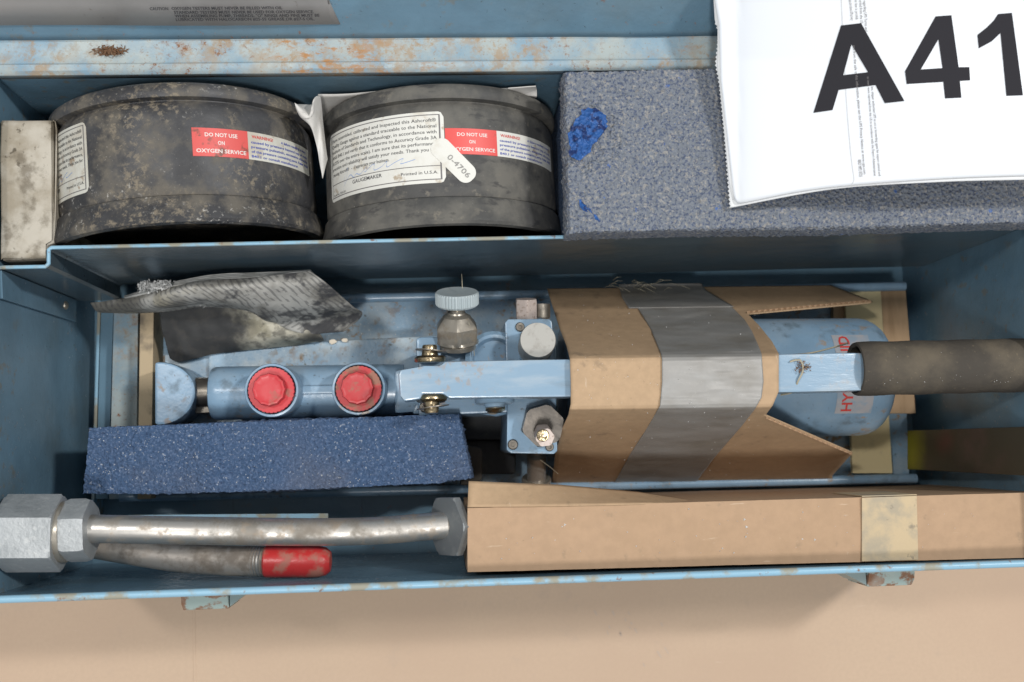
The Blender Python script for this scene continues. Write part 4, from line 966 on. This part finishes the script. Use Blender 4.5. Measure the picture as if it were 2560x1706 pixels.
vsheet('inner_liner', [(a, b + 6) for a, b in WL], [(a, b - 5) for a, b in WR_], 723, 1209, M['kraft_in'], wr, -.0034, 160, 40, solid=.0005)
# fluted edge on the two right-hand cuts
def flute(p, q, n, name='fluting'):
    vs, fs = [], []
    for i in range(n + 1):
        t = i / n; u = p[0] + (q[0] - p[0]) * t; v = p[1] + (q[1] - p[1]) * t
        z = zk(v) - .0006 - (.0028 if i % 2 else 0)
        vv = v - .012 * (u - 1425)
        a = P(u, vv, z); b = a + Vector((0, .0016 if p[1] < 900 else -.0016, -.0002)); a = a + Vector((0, -.0004 if p[1] < 900 else .0004, 0))
        vs += [a, b]
    for i in range(n): fs.append((2 * i, 2 * i + 1, 2 * i + 3, 2 * i + 2))
    mk(name, vs, fs, M['kraft'], wr, smooth=False, solid=.0004)
flute((2176, 765.5), (1868, 790.5), 44); flute((1916, 1046), (2130, 1140), 34)
TL_ = [(712, 1545), (745, 1553), (764, 1566), (768, 1592), (800, 1612), (828, 1628), (862, 1642), (886, 1652), (900, 1655), (960, 1655), (1018, 1650), (1050, 1632), (1086, 1610), (1136, 1577), (1180, 1553), (1211, 1535)]
TR_ = [(712, 1747), (730, 1758), (750, 1790), (775, 1832), (805, 1862), (834, 1880), (870, 1896), (891, 1904), (960, 1909), (1000, 1904), (1028, 1888), (1070, 1855), (1110, 1820), (1150, 1785), (1205, 1744)]
vsheet('duct_tape', TL_, TR_, 764, 1211, M['duct'], wr, .0013, 260, 60, solid=.0003, wr_=.0020)
vsheet('duct_tape', [(708, 1545), (745, 1555), (772, 1572)], [(708, 1750), (730, 1765), (772, 1835)], 712, 772, M['duct'], wr, .0022, 40, 40, solid=.0003, wr_=.0016)

# ------------------------------------------------------------------ blue foam brick at the front left
bf = slab('foam_brick', [(223, 1070, .102), (700, 1052, .102), (1100, 1037, .102), (1146, 1034, .101)], [(207, 1234, .100), (420, 1236, .101), (800, 1222, .102), (1100, 1208, .101), (1180, 1196, .097)], .03, M['foam_blue'], None, 240, 60, amp=.0007, fr=620, low=.0018, edge=.0011)
tag(bf, 'long saturated blue foam brick in front of the pump cylinder', 'foam brick')
prism_w('foam_scrap_', [P(1150, 1110, .06), P(1206, 1120, .06), P(1206, 1200, .055), P(1190, 1212, .055), P(1150, 1215, .055)], .03, M['foamgrey'] if 'foamgrey' in M else M['foam_grip'], None, bevel=.003)
fsx = bpy.data.objects['foam_scrap_']; fsx.name = 'foam_scrap'; tag(fsx, 'small dirty brown foam scrap at the right end of the blue foam brick', 'foam scrap')

# ------------------------------------------------------------------ pipes at the front left
# coupling pipe
p1 = thing('coupled_pipe', P(500, 1330, 0), 'bent steel pipe with large grey hex coupling at left, thin hex nut at right', 'pipe')
za = .128
ax1 = P(156, 1333, za); ax0 = P(-2, 1334, za); ax0.x = XL + .002
hexn('hex_coupling', 92 * 1.02 * (HC - za) / F, (ax1 - ax0).length, ax0, ax1 - ax0, M['zinc'], p1, rot=.06, ch=.03)
n0 = P(166, 1327, za); n1 = P(229, 1325, za)
hexn('hex_nut', 75 * 1.02 * (HC - za) / F, (n1 - n0).length, n0, n1 - n0, M['zinc'], p1, rot=.10, ch=.2)
lathe('ferrule', [(.0155, 0), (.0155, .003)], P(153, 1330, za), n1 - n0, M['nickel'], p1, 48)
pth = spline([tuple(P(*q)) for q in [(225, 1322, za), (420, 1326, za), (700, 1330, .124), (850, 1330, .122), (960, 1326, .120), (1060, 1318, .118), (1118, 1313, .117)]], 60)
tube('pipe', pth, .0072, M['steel'], p1, 28)
tube('threaded_end', [P(1062, 1318, .118), P(1130, 1312, .117)], .0068, M['nickel_d'], p1, 28)
hexn('thin_nut', 80 * 1.0 * (HC - .115) / F, .0046, P(1114, 1317, .121), (1, .03, -.68), M['zinc_d'], p1, rot=.52, ch=.1)
# capped pipe
p2 = thing('capped_pipe', P(500, 1400, 0), 'dirty curved steel pipe ending in a red rubber cap, lying below the coupled pipe', 'pipe')
pth = spline([tuple(P(*q)) for q in [(150, 1352, .095), (230, 1362, .096), (330, 1378, .098), (450, 1395, .103), (560, 1402, .107), (672, 1404, .110)]], 50)
rd = [.0070 + .0009 * min(1, i / 35) for i in range(50)]
tube('pipe', pth, rd, M['steel_d'], p2, 28)
e0 = P(612, 1403, .108); e1 = P(665, 1404, .110)
lathe('thread', [(.0081 if i % 2 else .0078, .0008 * i) for i in range(14)], e0, e1 - e0, M['steel'], p2, 32)
k0 = P(661, 1404, .111); k1 = P(829, 1404, .112); kl = (k1 - k0).length; kk = .0085
lathe('red_cap', [(kk * .90, 0), (kk * .98, .0008), (kk * 1.0, .003), (kk * .985, kl * .45), (kk * 1.0, kl * .6), (kk * .97, kl * .8), (kk * .86, kl * .92), (kk * .62, kl * .985), (kk * .25, kl), (0, kl)], k0, k1 - k0, M['redrub'], p2, 48)
# thin blue plate under the pipe
sp_ = prism('thin_blue_plate', [(318, 1288), (820, 1284), (820, 1300), (318, 1305)], .060, .0585, M['paint_edge'], None, .0003)
tag(sp_, 'thin light blue steel plate edge-on behind the bent pipe', 'steel plate')
# ------------------------------------------------------------------ long carton at the front right
lc = thing('long_kraft_carton', P(1900, 1340, 0), 'long narrow brown kraft carton along the front wall, closed by a strip of masking tape', 'carton')
zc_ = .1335
XE = XRt - .002; ub = lambda v: 1120 + XE * F / (HC - zc_) - 4
slab('carton_body', [(1169, 1271, zc_), (1800, 1254, zc_), (ub(0), 1231, zc_)], [(1169, 1431, zc_), (1800, 1414, zc_), (ub(0), 1394, zc_)], .004, M['kraft'], lc, 200, 24, amp=.00008, fr=400, low=.0006, edge=.0004)
loft('open_flap', [[(1172, 1203, .128), (1400, 1212, .120), (1600, 1230, .112), (1764, 1256, .11)], [(1169, 1268, zc_ + .0006), (1400, 1264.5, zc_ + .0006), (1600, 1259, zc_ + .0004), (1766, 1257, zc_ - .002)]], M['kraft_wrap'], lc, 50, 10, solid=.0008, straight=True)
lf = prism('masking_tape', [(2155, 1245), (2292, 1240), (2296, 1400), (2155, 1404)], zc_ + .0011, zc_ + .0003, M['masking'], lc, .0001)
prism_w('masking_tape', [P(2155, 1243, zc_) + Vector((0, .0006, 0)), P(2292, 1239, zc_) + Vector((0, .0006, 0)), P(2292, 1239, zc_) + Vector((0, .0001, 0)), P(2155, 1243, zc_) + Vector((0, .0001, 0))], .09, M['masking'], lc, bevel=0)

# ------------------------------------------------------------------ folded manual
mn = thing('folded_manual', P(600, 790, .02), 'grimy crumpled printed manual, curled over the left end of the pump', 'manual')
loft('curled_page', [
    [(226, 758, .052), (300, 748, .060), (360, 735, .070), (445, 712, .080), (545, 700, .086), (640, 694, .088), (775, 677, .090)],
    [(232, 768, .050), (310, 760, .062), (390, 745, .080), (470, 722, .092), (560, 722, .092), (670, 716, .090), (815, 708, .088)],
    [(240, 778, .046), (320, 776, .056), (400, 768, .074), (500, 750, .086), (600, 758, .080), (700, 765, .074), (880, 765, .066)],
    [(250, 782, .040), (330, 782, .046), (420, 775, .060), (505, 764, .066), (619, 776, .060), (690, 806, .050), (905, 788, .050)],
    [(260, 783, .036), (340, 784, .040), (430, 778, .052), (515, 768, .052), (625, 780, .052), (745, 832, .042), (860, 830, .040)]], M['manual'], mn, 140, 80, solid=.0004, amp=.0026, fr=85)
loft('lower_page', [
    [(398, 782, .046), (470, 765, .050), (560, 760, .052), (680, 780, .050), (800, 835, .040)],
    [(404, 815, .040), (480, 805, .046), (580, 800, .048), (690, 815, .046), (806, 845, .038)],
    [(414, 862, .032), (490, 858, .038), (590, 850, .040), (700, 845, .040), (808, 850, .034)],
    [(424, 896, .027), (450, 905, .027), (531, 887, .028), (619, 876, .028), (736, 864, .028), (809, 852, .028)]], M['manual_low'], mn, 100, 60, solid=.0004, amp=.0026, fr=110)
for k_ in range(4):
    dz = -.0012 * k_; dv = -3.2 * k_
    loft('page_leaf', [[(310, 744 + dv * .4, .064 + dz), (375, 730 + dv * .7, .074 + dz), (445, 712 + dv, .080 + dz), (545, 698 + dv * 1.25, .085 + dz), (640, 692 + dv, .087 + dz), (776, 677 + dv * .2, .089 + dz)],
                       [(318, 752, .060 + dz), (380, 742, .070 + dz), (450, 724, .077 + dz), (548, 712, .080 + dz), (645, 706, .082 + dz), (790, 690, .084 + dz)]], M['pages'], mn, 60, 6, solid=.0003, amp=.0006, fr=150, seed=k_)
# fluffy torn paper at the fold
rnd = random.Random(3); vs, fs = [], []
for i in range(1100):
    t = rnd.random(); u = 350 + t * 75 + rnd.gauss(0, 4); v = 722 - t * 4 + rnd.gauss(0, 5) - 6; c = P(u, v, .078 + rnd.random() * .006); b = len(vs)
    for _ in range(3): vs.append(c + Vector((rnd.gauss(0, 1), rnd.gauss(0, 1), rnd.gauss(0, 1))) * .0006)
    fs.append((b, b + 1, b + 2))
for i in range(60):
    u = 505 + rnd.gauss(0, 10); v = 757 + rnd.gauss(0, 3); c = P(u, v, .066 + rnd.random() * .003); b = len(vs)
    for _ in range(3): vs.append(c + Vector((rnd.gauss(0, 1), rnd.gauss(0, 1), rnd.gauss(0, 1))) * .0008)
    fs.append((b, b + 1, b + 2))
tag(mk('torn_fibres', vs, fs, M['paperfluff'], mn, smooth=False, fix=False), kind='stuff')

# ------------------------------------------------------------------ debris
def clump(name, u, v, z, su, sv, n, mat_, label, cat, size=.0012, seed=1):
    r = random.Random(seed); vs, fs = [], []
    for i in range(n):
        c = P(u + r.gauss(0, su), v + r.gauss(0, sv), z + abs(r.gauss(0, .0012))); a = r.random() * 6.28; b = len(vs)
        d = Vector((math.cos(a), math.sin(a), r.uniform(-.3, .5))) * size * r.uniform(.4, 1.6); w = Vector((-math.sin(a), math.cos(a), 0)) * size * .3
        vs += [c - d, c + w, c + d, c - w + Vector((0, 0, .0004))]; fs += [(b, b + 1, b + 2, b + 3)]
    return tag(mk(name, vs, fs, mat_, None, smooth=False, fix=False), label, cat)
clump('seed_clump', 275, 128, ZR + .0008, 16, 5, 260, M['leaf'], 'brown clump of plant debris lying on the rusty back rim', 'debris')
clump('dirt_clump', 2006, 917, zh + .0006, 9, 7, 55, M['leaf'], 'small brown dirt tuft on the bare blue lever beside the foam grip', 'debris', .0009, 4)
def chipo(u, v, z, r, label, seed):
    rn = random.Random(seed); c = P(u, v, z); n = 7
    pts_ = [c + Vector((math.cos(6.283 * i / n) * r * rn.uniform(.7, 1.1), math.sin(6.283 * i / n) * r * .7 * rn.uniform(.7, 1.1), .0012 + rn.random() * .0004)) for i in range(n)]
    o = prism_w('cream_chip', pts_, z, M['chip'], None, bevel=.0003); tag(o, label, 'chip')
chipo(832, 855, .0262, .0026, 'larger cream chip on the blue plate, just right of the manual', 2)
chipo(862, 852, .0262, .0022, 'cream chip with ragged edge, second right of the manual', 5)
def webs(name, strands, mat_, r, label):
    V, Fc = [], []
    for st in strands:
        v, f = tube_v(spline([tuple(P(*p)) for p in st], 14), r, 5, False); b = len(V); V += v; Fc += [tuple(i + b for i in q) for q in f]
    return tag(mk(name, V, Fc, mat_, None, fix=False), label, 'cobweb', kind='stuff')
rn = random.Random(11); ss = []
for i in range(26):
    u = 1575 + rn.gauss(0, 35); v = 712 + rn.gauss(0, 8); a = rn.uniform(-1, 1); l = rn.uniform(10, 45)
    ss.append([(u, v, .03), (u + l * .5, v + a * l * .3 - 3, .04), (u + l, v + a * l * .5, .032)])
webs('cobweb', ss, M['web'], .00013, 'wispy dusty cobweb strands above the duct tape')
webs('cobweb', [[(1975, 905, zh + .001), (2000, 900, zh + .002), (2008, 925, zh + .002), (1994, 955, zh + .001), (1984, 980, zh - .006), (1952, 988, zh - .012)], [(1940, 890, .10), (2020, 884, .12), (2086, 868, .11), (2120, 858, .12)]], M['web'], .0005, 'grey lint strand trailing over the blue lever beside the foam grip')
webs('cobweb', [[(1154, 686, .10), (1155, 700, .11), (1156, 722, .112)], [(1172, 805, .11), (1182, 850, .10), (1186, 890, .10)], [(1350, 1150, .06), (1375, 1168, .05), (1395, 1185, .04)]], M['web'], .0002, 'fine yellowish hairs caught on the valve knob')
# dust specks: small light crumbs on carton, wrap, foam and pump
V, Fc = [], []; rn = random.Random(5)
def speck(p, r):
    b = len(V)
    for d in ((1, 0, 0), (-.5, .87, 0), (-.5, -.87, 0), (0, 0, 1.1)): V.append(Vector(p) + Vector(d) * r * rn.uniform(.6, 1.2))
    Fc.extend([(b, b + 1, b + 3), (b + 1, b + 2, b + 3), (b + 2, b, b + 3)])
for i in range(70): u = rn.uniform(1190, 2500); speck(P(u, rn.uniform(1280, 1400) - (u - 1200) * .026, zc_ + .0002), rn.choice([.0002, .0003, .0005]))
for i in range(110):
    v = rn.uniform(760, 1200); u = rn.uniform(1440, 1900); speck(P(u, v - .012 * (u - 1425), zk(v) + .0022), rn.choice([.0002, .00025, .0004]))
for i in range(120): speck(P(rn.uniform(240, 1130), rn.uniform(1070, 1210), .1030), rn.choice([.0003, .0004]))
for i in range(60): speck(P(rn.uniform(2180, 2540), rn.uniform(880, 960), .1425), rn.choice([.0002, .0004]))
for i in range(120): speck(P(rn.uniform(860, 1300), rn.uniform(770, 880), .0265), rn.choice([.0003, .0005]))
for (u, v) in ((1412, 1312), (1405, 1317), (1722, 1273), (1861, 1299), (1866, 1318), (1865, 1342), (2037, 1350)): speck(P(u, v, zc_ + .0002), .0009)
tag(mk('dust_specks', V, Fc, M['fluff'], None, smooth=False, fix=False), 'pale dust crumbs scattered over cartons, foam and pump', 'dust', kind='stuff')
